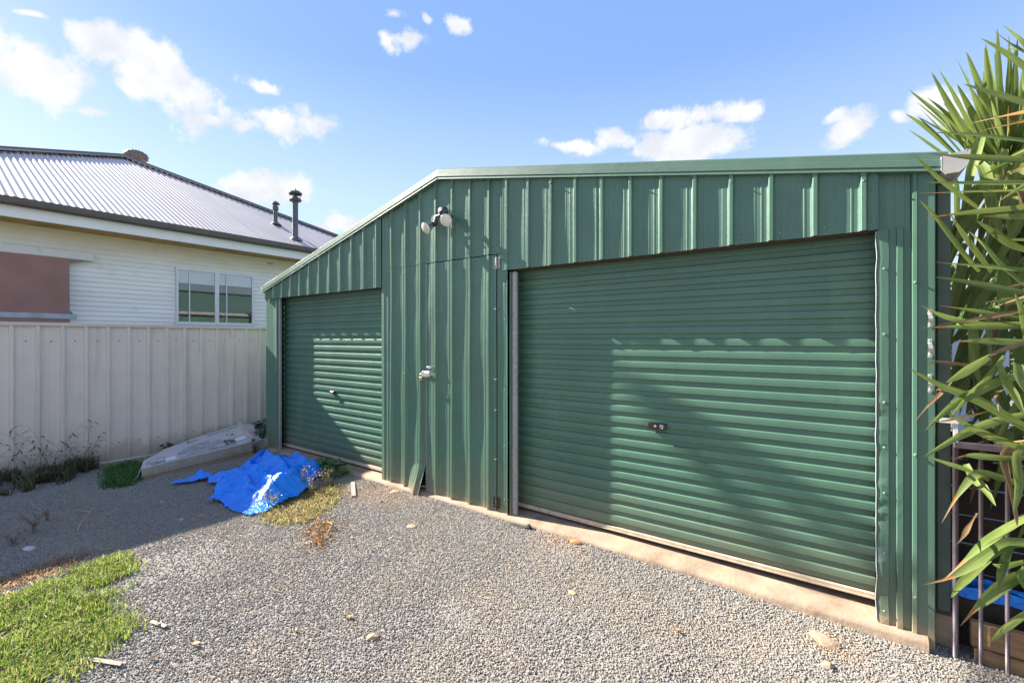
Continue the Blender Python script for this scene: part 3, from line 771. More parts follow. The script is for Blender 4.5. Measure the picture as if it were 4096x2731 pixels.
for (a, b) in (((XG + .02, HY0 - .02, ZG + .05), (APX, AY, ZP + .05)), ((XG + .02, HY1 + .02, ZG + .05), (APX, AY, ZP + .05)), ((APX, AY, ZP + .05), (xb, AY, ZP + .05))):
    m = MB(); A, B = Vector(a), Vector(b); d = (B - A).normalized(); sd = d.cross(Vector((0, 0, 1))).normalized(); up = sd.cross(d)
    m.grid([[tuple(p + sd * u + up * w) for u, w in ((-.16, -.055), (-.15, -.04), (-.035, .0), (-.02, .02), (0, .028), (.02, .02), (.035, .0), (.15, -.04), (.16, -.055))] for p in (A, B)])
    m.build('ridge_cap', m_wgut, HO)
# roof ventilator and two flues
rz = lambda x: ZG + .03 + (XG - x) * HT
ry = lambda y: ZG + .03 + (HY1 - y) * HT
vx, vy = -10.8, 1.30
m = MB(); m.tube([(vx, vy, ry(vy) - .3), (vx, vy, 7.08)], .16, 16)
vz = 7.06
m.lathe((vx, vy, vz - .02), (0, 0, 1), [(0, .16), (.02, .24), (.08, .295), (.16, .30), (.22, .27), (.27, .20), (.30, .08), (.305, .0)], 40)
for k in range(20):
    a = 2 * PI * k / 20
    m.grid([[(vx + math.cos(a + da) * r, vy + math.sin(a + da) * r, vz + h) for h, r in ((.0, .245), (.06, .31), (.14, .318), (.21, .285), (.26, .22))] for da in (0, .16)])
m.build('roof_ventilator', m_vent, HO, False)
fx_, fy_ = -5.29, 2.78
m = MB(); z0 = rz(fx_); m.tube([(fx_, fy_, z0 - .1), (fx_, fy_, z0 + .42)], .052, 14); m.lathe((fx_, fy_, z0 + .36), (0, 0, 1), [(0, .052), (0, .075), (.10, .075), (.10, .05), (.16, .05), (.16, .11), (.20, .09), (.25, .01)], 16); m.lathe((fx_, fy_, z0 - .03), (0, 0, 1), [(0, .16), (.05, .11), (.09, .06)], 14)
m.build('flue', m_flue, HO, False)
fx_, fy_ = -4.22, 2.73
m = MB(); z0 = rz(fx_); m.tube([(fx_, fy_, z0 - .1), (fx_, fy_, z0 + .97)], .066, 16)
m.lathe((fx_, fy_, z0 + .93), (0, 0, 1), [(0, .066), (.0, .13), (.03, .15), (.075, .115), (.08, .07), (.11, .07)], 18)
m.lathe((fx_, fy_, z0 + 1.11), (0, 0, 1), [(-.01, .145), (.0, .16), (.03, .155), (.07, .10), (.09, .03), (.15, .004)], 18)
for k in range(4):
    a = PI / 4 + k * PI / 2; m.tube([(fx_ + .11 * math.cos(a), fy_ + .11 * math.sin(a), z0 + .97), (fx_ + .13 * math.cos(a), fy_ + .13 * math.sin(a), z0 + 1.12)], .008, 6)
m.lathe((fx_, fy_, z0 - .02), (0, 0, 1), [(-.05, .2), (.03, .12), (.07, .075)], 14)
m.build('flue', m_flue, HO, False)
# window
y0, y1, z0, z1 = WIN
W = MB()
for a in ((y0, y1, z1 - .048, z1), (y0, y1, z0, z0 + .042), (y0, y0 + .036, z0 + .042, z1 - .048), (y1 - .032, y1, z0 + .042, z1 - .048), (.900, .932, z0 + .042, z1 - .048), (.940, .976, z0 + .042, z1 - .048), (.932, .940, z0 + .042, z1 - .048)):
    W.box(XW + .002, XW + .062, a[0], a[1], a[2], a[3])
W.box(XW + .01, XW + .085, y0 - .015, y1 + .015, z0 - .025, z0)
WO = W.build('window', m_frame, HO)
m = MB(); m.box(XW + .0165, XW + .019, y0 + .02, y1 - .02, z0 + .02, z1 - .02); m.build('room_dark_plate', m_room, WO)  # flat dark plate painted as the unlit room behind the panes
for a, b, zb in ((y0 + .036, .900, 2.735), (.976, y1 - .032, 2.755)):
    m = MB(); m.box(XW + .022, XW + .026, a, b, zb, z1 - .045); m.tube([(XW + .025, a, zb), (XW + .025, b, zb)], .005, 6); m.build('blind', m_blind, WO)
for a, b, c in ((y0 + .036, .900, .436), (.976, y1 - .032, 1.132)):
    m = MB(); m.box(XW + .030, XW + .050, c - .010, c + .010, z0 + .042, z1 - .048); m.build('sash_bar', m_frame, WO)
    for p, q, x in ((a, c - .010, .034), (c + .010, b, .044)):
        m = MB(); m.box(XW + x, XW + x + .003, p, q, z0 + .042, z1 - .048); m.build('pane', m_glass, WO)
# wall vent
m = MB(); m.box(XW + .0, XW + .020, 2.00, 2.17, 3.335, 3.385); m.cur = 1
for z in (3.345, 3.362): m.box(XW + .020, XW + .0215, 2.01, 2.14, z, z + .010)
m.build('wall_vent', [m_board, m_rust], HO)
# canvas awning with its housing box, arms and bottom bar
m = MB(); m.box(XW + .01, XW + .16, -3.4, -1.055, 2.965, 3.115, .012); AW = m.build('awning', m_ivory, HO)
m = MB()
rows = [[(XW + x + .004 * nz(y * 2, z * 2), y, z) for z, x in ((3.03, .150), (2.5, .168), (2.03, .185), (2.015, .196), (2.0, .190), (1.87, .188))] for y in np.linspace(-3.3, -1.376, 14)]
m.grid(rows); m.grid([[(a - .004, b, c) for a, b, c in r] for r in rows]); m.build('canvas', m_awn, AW)
m = MB(); m.box(XW + .170, XW + .200, -3.3, -1.29, 1.935, 2.02, .004); m.build('bottom_bar', simple('blue_grey_bar', (.34, .39, .44), .5, .2), AW)
m = MB(); m.tube([(XW + .09, -1.19, 2.96), (XW + .12, -1.42, 2.88)], .014, 8); m.build('awning_arm', m_galv, AW)
m = MB(); m.add([(XW + .02, -1.40, 2.02), (XW + .02, -1.30, 2.02), (XW + .16, -1.32, 2.02), (XW + .10, -1.40, 2.13)], [(0, 1, 2), (0, 2, 3), (0, 3, 1), (1, 3, 2)]); m.build('bar_bracket', m_ivory, AW)

# ================================================================== GRAVEL (one stone per point)
def in_view(x, y, mar=.35):
    dx, dy = x - CAM.x, y - CAM.y
    zc = dx * -.5858 + dy * .8104; xc = dx * .8104 + dy * .5858
    return zc > .9 and abs(xc) < zc * 1.127 + mar
N = 500000
px = rng.uniform(-.93, 9.3, N); py = rng.uniform(-4.4, .06, N)
dx = px - CAM.x; dy = py - CAM.y; zc = dx * -.5858 + dy * .8104; xc = dx * .8104 + dy * .5858
vis = (zc > .8) & (np.abs(xc) < zc * 1.127 + .4)
keep = vis | (rng.random(N) < .35)
keep &= ~((py > -.062) & (px > -.0) & (px < 7.12)) 
thin = np.array([nz(a * .9, b * .9, 6.) + .5 * nz(a * 2.7, b * 2.7, 1.) for a, b in zip(px, py)])
keep &= rng.random(N) > .55 * np.clip((thin - .12) / .3, 0, 1)          # fines show where the stone has worn thin
px, py = px[keep], py[keep]
pz = np.array([gz(a, b) for a, b in zip(px, py)]) + rng.uniform(-.002, .004, len(px))
me = bpy.data.meshes.new('gravel'); me.vertices.add(len(px)); me.vertices.foreach_set('co', np.stack([px, py, pz], 1).astype(np.float32).ravel()); me.update()
gr = link('gravel', me); tag(gr, 'loose grey crushed rock covering the driveway', 'gravel', kind='stuff')
ng = bpy.data.node_groups.new('stones_on_points', 'GeometryNodeTree')
ng.interface.new_socket('Geometry', in_out='INPUT', socket_type='NodeSocketGeometry'); ng.interface.new_socket('Geometry', in_out='OUTPUT', socket_type='NodeSocketGeometry')
gi = ng.nodes.new('NodeGroupInput'); go = ng.nodes.new('NodeGroupOutput')
join = ng.nodes.new('GeometryNodeGeometryToInstance')
for k in range(4):
    ic = ng.nodes.new('GeometryNodeMeshIcoSphere'); ic.inputs['Radius'].default_value = 1.0; ic.inputs['Subdivisions'].default_value = 1
    sp = ng.nodes.new('GeometryNodeSetPosition')
    no = ng.nodes.new('ShaderNodeTexNoise'); no.noise_dimensions = '4D'; no.inputs['W'].default_value = 3.7 * k + 1.1; no.inputs['Scale'].default_value = 1.4
    sb = ng.nodes.new('ShaderNodeVectorMath'); sb.operation = 'SUBTRACT'; sb.inputs[1].default_value = (.5, .5, .5)
    sc = ng.nodes.new('ShaderNodeVectorMath'); sc.operation = 'SCALE'; sc.inputs['Scale'].default_value = 1.9
    ng.links.new(no.outputs['Color'], sb.inputs[0]); ng.links.new(sb.outputs[0], sc.inputs[0]); ng.links.new(sc.outputs[0], sp.inputs['Offset'])
    ng.links.new(ic.outputs['Mesh'], sp.inputs['Geometry'])
    sm_ = ng.nodes.new('GeometryNodeSetMaterial'); sm_.inputs['Material'].default_value = m_gravel
    ng.links.new(sp.outputs[0], sm_.inputs[0]); ng.links.new(sm_.outputs[0], join.inputs[0])
mp = ng.nodes.new('GeometryNodeMeshToPoints'); ng.links.new(gi.outputs[0], mp.inputs[0])
ip = ng.nodes.new('GeometryNodeInstanceOnPoints'); ip.inputs['Pick Instance'].default_value = True
ng.links.new(mp.outputs[0], ip.inputs['Points']); ng.links.new(join.outputs[0], ip.inputs['Instance'])
rv = ng.nodes.new('FunctionNodeRandomValue'); rv.data_type = 'FLOAT_VECTOR'; rv.inputs[1].default_value = (6.28, 6.28, 6.28); ng.links.new(rv.outputs[0], ip.inputs['Rotation'])
sv = ng.nodes.new('FunctionNodeRandomValue'); sv.data_type = 'FLOAT_VECTOR'; sv.inputs[0].default_value = (.0040, .0034, .0028); sv.inputs[1].default_value = (.0084, .0066, .0052); sv.inputs['Seed'].default_value = 5
ng.links.new(sv.outputs[0], ip.inputs['Scale']); ng.links.new(ip.outputs[0], go.inputs[0])
md = gr.modifiers.new('stones', 'NODES'); md.node_group = ng

# ================================================================== GRASS AND WEEDS
def inpoly(poly, x, y):
    poly = np.array(poly); r = np.zeros(len(x), bool); j = len(poly) - 1
    for i in range(len(poly)):
        xi, yi = poly[i]; xj, yj = poly[j]
        c = ((yi > y) != (yj > y)) & (x < (xj - xi) * (y - yi) / (yj - yi + 1e-12) + xi)
        r ^= c; j = i
    return r
def scatter(poly, n, edge=.06):
    p = np.array(poly); lo, hi = p.min(0) - edge, p.max(0) + edge
    x = rng.uniform(lo[0], hi[0], n * 4); y = rng.uniform(lo[1], hi[1], n * 4)
    jx = x + rng.normal(0, edge, len(x)); jy = y + rng.normal(0, edge, len(x))
    k = inpoly(poly, jx, jy); x, y = x[k][:n], y[k][:n]
    return x, y
def blades(name, x, y, hmin, hmax, w, lean, cols, parent=None, matl=None, base=None, hfun=None, droop=.35):
    n = len(x); h = rng.uniform(hmin, hmax, n)
    if hfun is not None: h *= hfun(x, y)
    z = np.array([gz(a, b) for a, b in zip(x, y)]) - .004 if base is None else base
    az = rng.uniform(0, 2 * PI, n); ln = rng.uniform(0, lean, n); fa = rng.uniform(0, 2 * PI, n)
    ww = w * rng.uniform(.6, 1.3, n)
    sx, sy = np.cos(fa) * ww / 2, np.sin(fa) * ww / 2
    dx, dy = np.cos(az) * ln * h, np.sin(az) * ln * h
    P = np.zeros((n, 5, 3))
    P[:, 0] = np.stack([x - sx, y - sy, z], 1); P[:, 1] = np.stack([x + sx, y + sy, z], 1)
    mx, my, mz = x + dx * .4, y + dy * .4, z + h * .62
    P[:, 2] = np.stack([mx - sx * .9, my - sy * .9, mz], 1); P[:, 3] = np.stack([mx + sx * .9, my + sy * .9, mz], 1)
    P[:, 4] = np.stack([x + dx, y + dy, z + h * (1 - droop * ln)], 1)
    idx = (np.arange(n) * 5)[:, None]
    q = idx + np.array([[0, 1, 3, 2]]); t = idx + np.array([[2, 3, 4]])
    me = bpy.data.meshes.new(name)
    me.vertices.add(n * 5); me.vertices.foreach_set('co', P.astype(np.float32).ravel())
    me.loops.add(n * 7); me.loops.foreach_set('vertex_index', np.concatenate([q, t], 1).ravel().astype(np.int32))
    me.polygons.add(n * 2); st = np.stack([np.arange(n) * 7, np.arange(n) * 7 + 4], 1).ravel(); tot = np.tile([4, 3], n)
    me.polygons.foreach_set('loop_start', st.astype(np.int32)); me.polygons.foreach_set('loop_total', tot.astype(np.int32))
    c = np.array(cols); ci = rng.integers(0, len(c), n); cc = c[ci] * rng.uniform(.75, 1.25, (n, 1))
    at = me.color_attributes.new('col', 'FLOAT_COLOR', 'POINT')
    full = np.ones((n, 5, 4)); full[:, :, :3] = cc[:, None, :]
    at.data.foreach_set('color', full.astype(np.float32).ravel())
    me.materials.append(matl or m_blade); me.update(); me.validate()
    return link(name, me, parent)
LIME = [tuple(1.2 * v for v in q) for q in [(.15, .23, .035), (.20, .27, .045), (.10, .17, .03), (.27, .29, .08), (.22, .26, .05), (.34, .29, .14), (.13, .19, .04)]]
grass_poly = [(2.95, -4.3), (2.60, -2.84), (2.56, -2.73), (2.49, -2.57), (2.42, -2.41), (2.41, -2.22), (2.71, -2.22), (2.95, -2.34), (3.08, -2.49), (3.30, -2.48), (3.52, -2.44), (3.62, -2.50), (3.64, -2.62), (3.78, -2.76), (4.6, -3.6), (5.2, -4.3)]
x, y = scatter(grass_poly, 66000, .055)
patchy = np.array([nz(a * 2.6, b * 2.6, 5.) + .6 * nz(a * 7, b * 7, 2.) for a, b in zip(x, y)])
k = patchy > -.42 + rng.normal(0, .12, len(x)); x, y = x[k], y[k]
o = blades('grass', x, y, .018, .062, .0065, .9, LIME, hfun=lambda a, b: np.array([1 + .55 * nz(p * 5, q * 5, 1.) for p, q in zip(a, b)]))
tag(o, 'bright lime green low grass patch on sunlit gravel', 'grass', kind='stuff')

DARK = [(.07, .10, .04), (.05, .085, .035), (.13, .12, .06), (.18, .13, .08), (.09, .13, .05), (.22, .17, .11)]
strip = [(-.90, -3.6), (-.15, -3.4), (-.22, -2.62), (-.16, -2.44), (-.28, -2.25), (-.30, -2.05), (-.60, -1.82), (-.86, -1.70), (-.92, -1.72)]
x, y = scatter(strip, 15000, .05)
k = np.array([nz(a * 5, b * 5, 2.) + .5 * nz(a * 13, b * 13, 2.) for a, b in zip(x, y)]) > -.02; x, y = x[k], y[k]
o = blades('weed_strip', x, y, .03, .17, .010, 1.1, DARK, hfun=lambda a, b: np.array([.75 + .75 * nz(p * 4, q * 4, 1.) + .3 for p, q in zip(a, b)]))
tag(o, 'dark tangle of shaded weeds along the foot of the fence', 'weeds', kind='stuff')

def stalks(name, label, spots, mat_, n=3, h=.5, cat='weed', group=None, r=.0028, leafcol=None, seed=1, spread=.35):
    """thin arching stems from one root, with narrow leaves"""
    rr = random.Random(seed)
    x, y = spots; t = thing(name, (x, y, gz(x, y)), label, cat, group)
    for i in range(n):
        a = rr.uniform(0, 2 * PI); hh = h * rr.uniform(.6, 1.1); ln = hh * rr.uniform(.3, 1.) * spread * 2
        pts = []
        for k in range(8):
            u = k / 7; pts.append((x + math.cos(a) * ln * u ** 1.7 + .01 * rr.uniform(-1, 1), y + math.sin(a) * ln * u ** 1.7 + .01 * rr.uniform(-1, 1), gz(x, y) + hh * (u - .35 * spread * u ** 3)))
        m = MB(); m.tube(pts, [r * (1 - .65 * k / 7) for k in range(8)], 5); st = m.build('stem', mat_, t)
        if leafcol:
            m = MB()
            for k in range(2, 8):
                p = Vector(pts[k]); b = rr.uniform(0, 2 * PI); L_ = hh * rr.uniform(.12, .3)
                d = Vector((math.cos(b), math.sin(b), rr.uniform(.1, .8))).normalized(); sd = d.cross(Vector((0, 0, 1))).normalized()
                w = .006 + .004 * rr.random()
                m.grid([[tuple(p + d * L_ * u - Vector((0, 0, 1)) * L_ * .6 * u * u + sd * w * s_ * math.sin(PI * min(1, .15 + u * .85))) for s_ in (-1, 0, 1)] for u in (0, .25, .5, .75, 1)])
            m.build('leaf', leafcol, st)
    return t
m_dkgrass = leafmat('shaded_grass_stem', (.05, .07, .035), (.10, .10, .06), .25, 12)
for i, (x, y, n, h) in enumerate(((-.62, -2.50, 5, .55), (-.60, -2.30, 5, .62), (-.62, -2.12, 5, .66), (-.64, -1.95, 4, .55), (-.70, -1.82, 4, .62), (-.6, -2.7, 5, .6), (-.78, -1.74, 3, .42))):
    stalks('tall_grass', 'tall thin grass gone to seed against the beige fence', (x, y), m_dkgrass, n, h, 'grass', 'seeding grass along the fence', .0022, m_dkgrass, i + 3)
# dry purple brown stalks on the shaded gravel
for i, (x, y, n, h, lab) in enumerate(((1.32, -2.52, 7, .26, 'dead purple brown weed stalks clumped in shaded gravel at left'), (1.55, -2.66, 6, .16, 'low dead reddish weed nearest the lawn edge in shade'), (1.05, -2.40, 4, .22, 'thin withered brown stalks standing nearer the fence'))):
    stalks('dead_weed', lab, (x, y), m_twig, n, h, 'weed', None, .004, m_yucdead if i == 9 else m_twig, i + 20, .55)
def twig(name, label, pts, r, mat_=None, branches=()):
    t = MB(); t.tube([(a, b, gz(a, b) + c) for a, b, c in pts], [r * (1 - .5 * i / (len(pts) - 1)) for i in range(len(pts))], 6)
    for br in branches: t.tube([(a, b, gz(a, b) + c) for a, b, c in br], r * .6, 5)
    return tag(t.build(name, mat_ or m_straw), label, 'twig')
twig('dry_twig', 'pale bent dry twig lying in the shaded gravel', [(1.644, -2.316, .012), (1.50, -2.27, .04), (1.30, -2.18, .05), (1.08, -2.09, .035), (.90, -2.03, .02)], .006, m_leafdry, [[(1.5, -2.27, .04), (1.46, -2.1, .06), (1.40, -1.99, .02)], [(1.25, -2.16, .05), (1.10, -2.22, .06), (1.0, -2.25, .02)]])

def patch_of_straw(name, label, poly, n, cols, hmin, hmax, w, cat, lean=1.4):
    x, y = scatter(poly, n, .05); return tag(blades(name, x, y, hmin, hmax, w, lean, cols, droop=.5), label, cat, kind='stuff')
dry_poly = [(2.50, -1.22), (2.46, -.95), (2.34, -.70), (2.16, -.46), (2.20, -.32), (2.55, -.52), (2.72, -.71), (2.88, -.92), (2.92, -1.09), (2.86, -1.23), (2.68, -1.28)]
patch_of_straw('dry_weeds', 'yellowing low weeds beside the blue tarp edge', dry_poly, 4800, [(.36, .30, .09), (.44, .36, .15), (.27, .28, .06), (.17, .22, .05), (.36, .23, .12), (.50, .42, .22), (.30, .19, .09)], .006, .062, .007, 'weeds', 1.9)
patch_of_straw('grass_clippings', 'brown dry grass litter along the lawn edge', [(2.24, -2.80), (2.17, -2.64), (2.14, -2.45), (2.20, -2.36), (2.30, -2.42), (2.36, -2.60), (2.44, -2.82), (2.5, -3.2), (2.3, -3.2)], 2200, [(.42, .25, .11), (.50, .33, .16), (.33, .18, .08)], .004, .05, .005, 'litter', 1.8)
patch_of_straw('clover_clump', 'fresh green ferny weed at the left end of the box', [(.30, -1.85), (.47, -1.70), (.38, -1.60), (.10, -1.48), (-.35, -1.35), (-.62, -1.38), (-.55, -1.60), (-.1, -1.72)], 3000, [(.08, .19, .04), (.11, .24, .055), (.06, .13, .035)], .02, .10, .011, 'weed', 1.0)

def round_leaf():
    m = MB(); n = 12; v = [(0, 0, 0)]
    for k in range(n):
        a = 2 * PI * k / n; r = 1 + .13 * math.cos(a * 5) - (.35 if k == 6 else 0)
        v.append((r * math.cos(a), r * math.sin(a), .16 + .10 * math.cos(a * 5 + 1)))
    m.add(v, [(0, k + 1, (k + 1) % n + 1) for k in range(n)]); return m
LEAFME = {}
def leafy(name, label, cx, cy, rx, ry, h, n, size, mat_, seed, z0=None, group=None, lean=(0, 0)):
    rr = random.Random(seed); zb = gz(cx, cy) if z0 is None else z0
    t = thing(name, (cx, cy, zb), label, 'weed', group)
    if mat_.name not in LEAFME: LEAFME[mat_.name] = round_leaf().mesh('leaf', mat_, False)
    m = MB()
    for i in range(n):
        a = rr.uniform(0, 2 * PI); r = math.sqrt(rr.random())
        u = r; x = cx + rx * r * math.cos(a); y = cy + ry * r * math.sin(a); z = zb + h * (1 - .75 * u * u) * rr.uniform(.35, 1.)
        x += lean[0] * (z - zb); y += lean[1] * (z - zb)
        m.tube([(cx + .1 * (x - cx), cy + .1 * (y - cy), zb), (.5 * (x + cx), .5 * (y + cy), zb + (z - zb) * .75), (x, y, z)], .0025, 4, False)
        o = link('leaf', LEAFME[mat_.name], t); s_ = size * rr.uniform(.55, 1.2)
        o.matrix_parent_inverse = Matrix.Translation(-ROOTLOC[t.name])
        o.location = (x, y, z); o.scale = (s_, s_, s_); o.rotation_euler = (rr.uniform(-.8, .8), rr.uniform(-.8, .8), rr.uniform(0, 6.28))
    m.build('stem', mat_, t)
    return t
leafy('mallow_plant', 'leafy green mallow sprawling against the small roller door', 1.80, -.18, .34, .20, .20, 62, .042, m_mallow, 3)
leafy('mallow_plant', 'dark mallow growing in the corner between fence and shed', -.36, .10, .17, .17, .36, 26, .050, m_mallowd, 5)
leafy('mallow_plant', 'two dusty mallow leaves between box and fence', -.83, -.92, .06, .14, .22, 9, .052, m_mallowd, 9)
def wispy(name, label, cx, cy, n, h, mat_, seed, lean=.7, twig_r=.0016):
    rr = random.Random(seed); t = thing(name, (cx, cy, gz(cx, cy)), label, 'weed'); m = MB(); f = MB()
    for i in range(n):
        a = rr.uniform(0, 2 * PI); hh = h * rr.uniform(.5, 1); l = hh * rr.uniform(.1, lean)
        p0 = Vector((cx + rr.uniform(-.03, .03), cy + rr.uniform(-.03, .03), gz(cx, cy))); p2 = p0 + Vector((math.cos(a) * l, math.sin(a) * l, hh)); p1 = (p0 + p2) / 2 + Vector((0, 0, hh * .12))
        m.tube([p0, p1, p2], [twig_r * 1.3, twig_r, twig_r * .6], 4, False)
        for k in range(14):
            u = rr.uniform(.3, 1); p = p0.lerp(p2, u) + Vector((rr.uniform(-1, 1), rr.uniform(-1, 1), rr.uniform(-1, 1))) * .03
            d = Vector((rr.uniform(-1, 1), rr.uniform(-1, 1), rr.uniform(-.3, 1))).normalized() * .016; e = d.orthogonal().normalized() * .0035
            f.add([p - e, p + e, p + d + e * .4, p + d - e * .4], [(0, 1, 2, 3)])
    m.build('stem', mat_, t); f.build('foliage', mat_, t); return t
wispy('wispy_weed', 'fine grey green wispy weed standing in front of the box', .12, -.22, 22, .24, leafmat('grey_green_sprig', (.06, .08, .05), (.11, .12, .08), .25, 20), 4)
for i, (x, y, h, lab) in enumerate(((2.10, -.62, .30, 'tall yellowing weed spike overlapping the blue tarp'), (2.28, -.66, .24, 'dry seeding weed at the tarp edge beside the mallow'), (2.36, -1.08, .20, 'short withered weed sprig at the front corner of the tarp'), (2.18, -.42, .22, 'straggly dead stems between tarp and green mallow'))):
    wispy('dry_weed', lab, x, y, 7 if i else 5, h, m_yellow if i in (0, 2) else m_leafdry, 30 + i, .5 if i else .15, .002)

# root clump of pulled weeds on the gravel
rr = random.Random(5); m = MB()
for i in range(120):
    u = rr.random(); ax = 3.05 + .42 * u + rr.gauss(0, .05); ay = -1.02 - .28 * u + rr.gauss(0, .06)
    b = rr.uniform(0, 6.28); l = rr.uniform(.04, .16)
    m.tube([(ax, ay, gz(ax, ay) + .004), (ax + math.cos(b) * l * .5, ay + math.sin(b) * l * .5, gz(ax, ay) + rr.uniform(.012, .045)), (ax + math.cos(b + .6) * l, ay + math.sin(b + .6) * l, gz(ax, ay) + .006)], [.003, .0025, .0012], 4, False)
m.tube([(3.12, -1.0, .02), (3.26, -1.04, .05), (3.35, -1.14, .03), (3.42, -1.22, .015)], [.006, .006, .005, .003], 5)
m.tube([(3.25, -1.0, .02), (3.42, -.96, .02), (3.56, -.95, .012)], .0022, 4)
tag(m.build('root_clump', m_straw), 'brown tangle of pulled weed roots on the gravel', 'roots')

# ================================================================== THINGS ON THE GROUND
def stone(name, label, x, y, r, mat_, seed, flat=.6, cat='stone', jit=.28, rz_=0., sx=1.):
    v, f = ico(r, jit, seed, flat); m = MB()
    c, s_ = math.cos(rz_), math.sin(rz_)
    z = gz(x, y) + r * flat * .45
    m.add([(x + (a * sx) * c - b * s_, y + (a * sx) * s_ + b * c, z + d) for a, b, d in v], f)
    return tag(m.build(name, mat_), label, cat)
stone('stone', 'pale tan stone alone in the middle foreground gravel', 4.692, -1.716, .030, m_stone_t, 1, .6, rz_=.4, sx=1.3)
stone('stone', 'small orange brown pebble left of the foreground stone', 4.380, -1.832, .014, m_stone_o, 2, .8)
stone('stone', 'flat tan stone near the right door post', 6.661, -.488, .030, m_stone_t, 3, .55, rz_=1., sx=1.2)
stone('stone', 'flat pale sandstone chip in front of the personnel door', 3.749, -.607, .042, m_stone_t, 4, .25, rz_=.3, sx=1.3)
stone('stone', 'ochre clod by the bent foot of the wall sheet', 2.982, -.149, .040, m_stone_t, 5, .4, rz_=.6, sx=1.3)
stone('stone', 'dark stone in the gravel right of the wood offcut', 3.08, -.403, .018, m_rubber, 6, .7)
stone('stone', 'white plaster lump beside the root clump', 3.358, -1.30, .034, m_paper, 7, .4)
stone('stone', 'terracotta chip in the shaded gravel below the tarp', 2.036, -1.568, .026, m_stone_o, 8, .4, sx=1.4)
stone('stone', 'yellowish broken chip in the gravel before the wide door', 5.34, -.70, .022, m_stone_t, 9, .5, sx=1.5)
stone('stone', 'ochre clod against the slab under the wide door', 5.05, -.10, .035, m_stone_o, 10, .4, sx=1.6)
stone('stone', 'small tan chip nearest the yellow weeds', 3.169, -1.193, .018, m_stone_t, 11, .5)
stone('stone', 'white quartz lump in the shaded gravel beside dead weeds', 1.72, -2.60, .036, m_card, 12, .35, sx=1.6)
stone('concrete_lump', 'crumbled pinkish mortar lying at the right end of the slab', 6.64, -.25, .055, m_conc, 13, .28, 'rubble', .35, -.8, 1.7)
for i, (x, y) in enumerate(((1.994, -1.703), (1.347, -1.652))):
    stone('stone', ('mossy pebble in shade left of the tarp corner', 'two pale pebbles in shade left of the tarp')[i], x, y, .022, m_stone_t, 20 + i, .5, sx=1.4)
rr = random.Random(11)
spots = [(3.642, -2.349, 'cream curled leaf on gravel just off the lawn edge'), (4.306, -1.933, 'small tan leaf lying left of the orange pebble'), (3.468, -1.956, 'dry leaf midway between lawn tip and root clump'), (3.955, -2.469, 'curled leaf right of the long bark strip'), (4.436, -1.693, 'tan leaf just beyond the foreground stone'), (3.987, -2.297, 'leaf between the bark chip and the foreground pebble'), (2.239, -2.286, 'brown leaf on the shadow line by the grass litter'), (2.464, -1.722, 'pale leaf at the shadow edge below the tarp'), (5.587, -.524, 'leaf fragment on gravel before the middle of the wide door'), (5.98, -.682, 'orange leaf nearest the camera before the wide door'), (3.558, -1.068, 'pale leaf right of the root clump'), (2.718, -.186, 'thin pale leaf between mallow and bent sheet foot')]
for i, (x, y, lab) in enumerate(spots):
    a = rr.uniform(0, 6.28); l = rr.uniform(.018, .036); w = l * rr.uniform(.25, .4)
    ca, sa = math.cos(a), math.sin(a); z = gz(x, y) + .012; m = MB()
    m.grid([[(x + ca * u * l - sa * v * w * (1 - u * u), y + sa * u * l + ca * v * w * (1 - u * u), z + .008 * u * u + .006 * abs(v)) for v in (-1, 0, 1)] for u in (-.98, -.5, 0, .5, .98)])
    tag(m.build('dry_leaf', m_stone_o if i == 9 else m_leafdry), lab, 'leaf', 'dry leaves scattered on the gravel')
# long bark strips by the lawn
for i, (x, y, a, l, lab) in enumerate(((3.78, -2.61, .4, .11, 'long pale bark strip on gravel at the lower left'), (3.64, -2.35, .2, .07, 'short cream bark chip beside the grass edge'))):
    m = MB(); ca, sa = math.cos(a), math.sin(a); z = gz(x, y) + .012
    m.grid([[(x + ca * u * l - sa * v * .012, y + sa * u * l + ca * v * .012, z + .006 * (1 - v * v) + .004 * u) for v in (-1, 0, 1)] for u in (-1, -.4, .3, 1)])
    tag(m.build('bark_strip', m_timber), lab, 'bark')
# weathered timber offcut
m = MB(); A = Vector((2.37, -.225, 0)); B = Vector((2.725, -.46, 0)); d = (B - A).normalized(); sd = Vector((-d.y, d.x, 0)); zz = .008
def P_(u, w, z): q = A.lerp(B, u) + sd * w; return (q.x, q.y, gz(q.x, q.y) + z)
for w0, w1 in ((-.020, -.0075), (-.0065, .0065), (.0075, .020)):
    k = [P_(u, w, z) for u in (0, 1) for w in (w0, w1) for z in (zz - .004, zz + .012)]
    m.add(k, [(0, 1, 3, 2), (4, 6, 7, 5), (0, 4, 5, 1), (2, 3, 7, 6), (0, 2, 6, 4), (1, 5, 7, 3)])
tag(m.build('timber_offcut', m_timber), 'short grey grooved timber offcut lying on the gravel', 'timber')
# torn rubber seal at the left end of the wide door
m = MB(); m.tube([(4.37, -.085, .008), (4.44, -.10, .012), (4.53, -.095, .010), (4.60, -.085, .02)], [.012, .016, .018, .022], 7)
v, f = ico(.034, .35, 4, .8); m.add([(4.60 + a * 1.1, -.085 + b, .028 + c) for a, b, c in v], f)
tag(m.build('rubber_scrap', m_rubber), 'torn dark rubber scrap by the foot of the door post', 'rubber scrap')

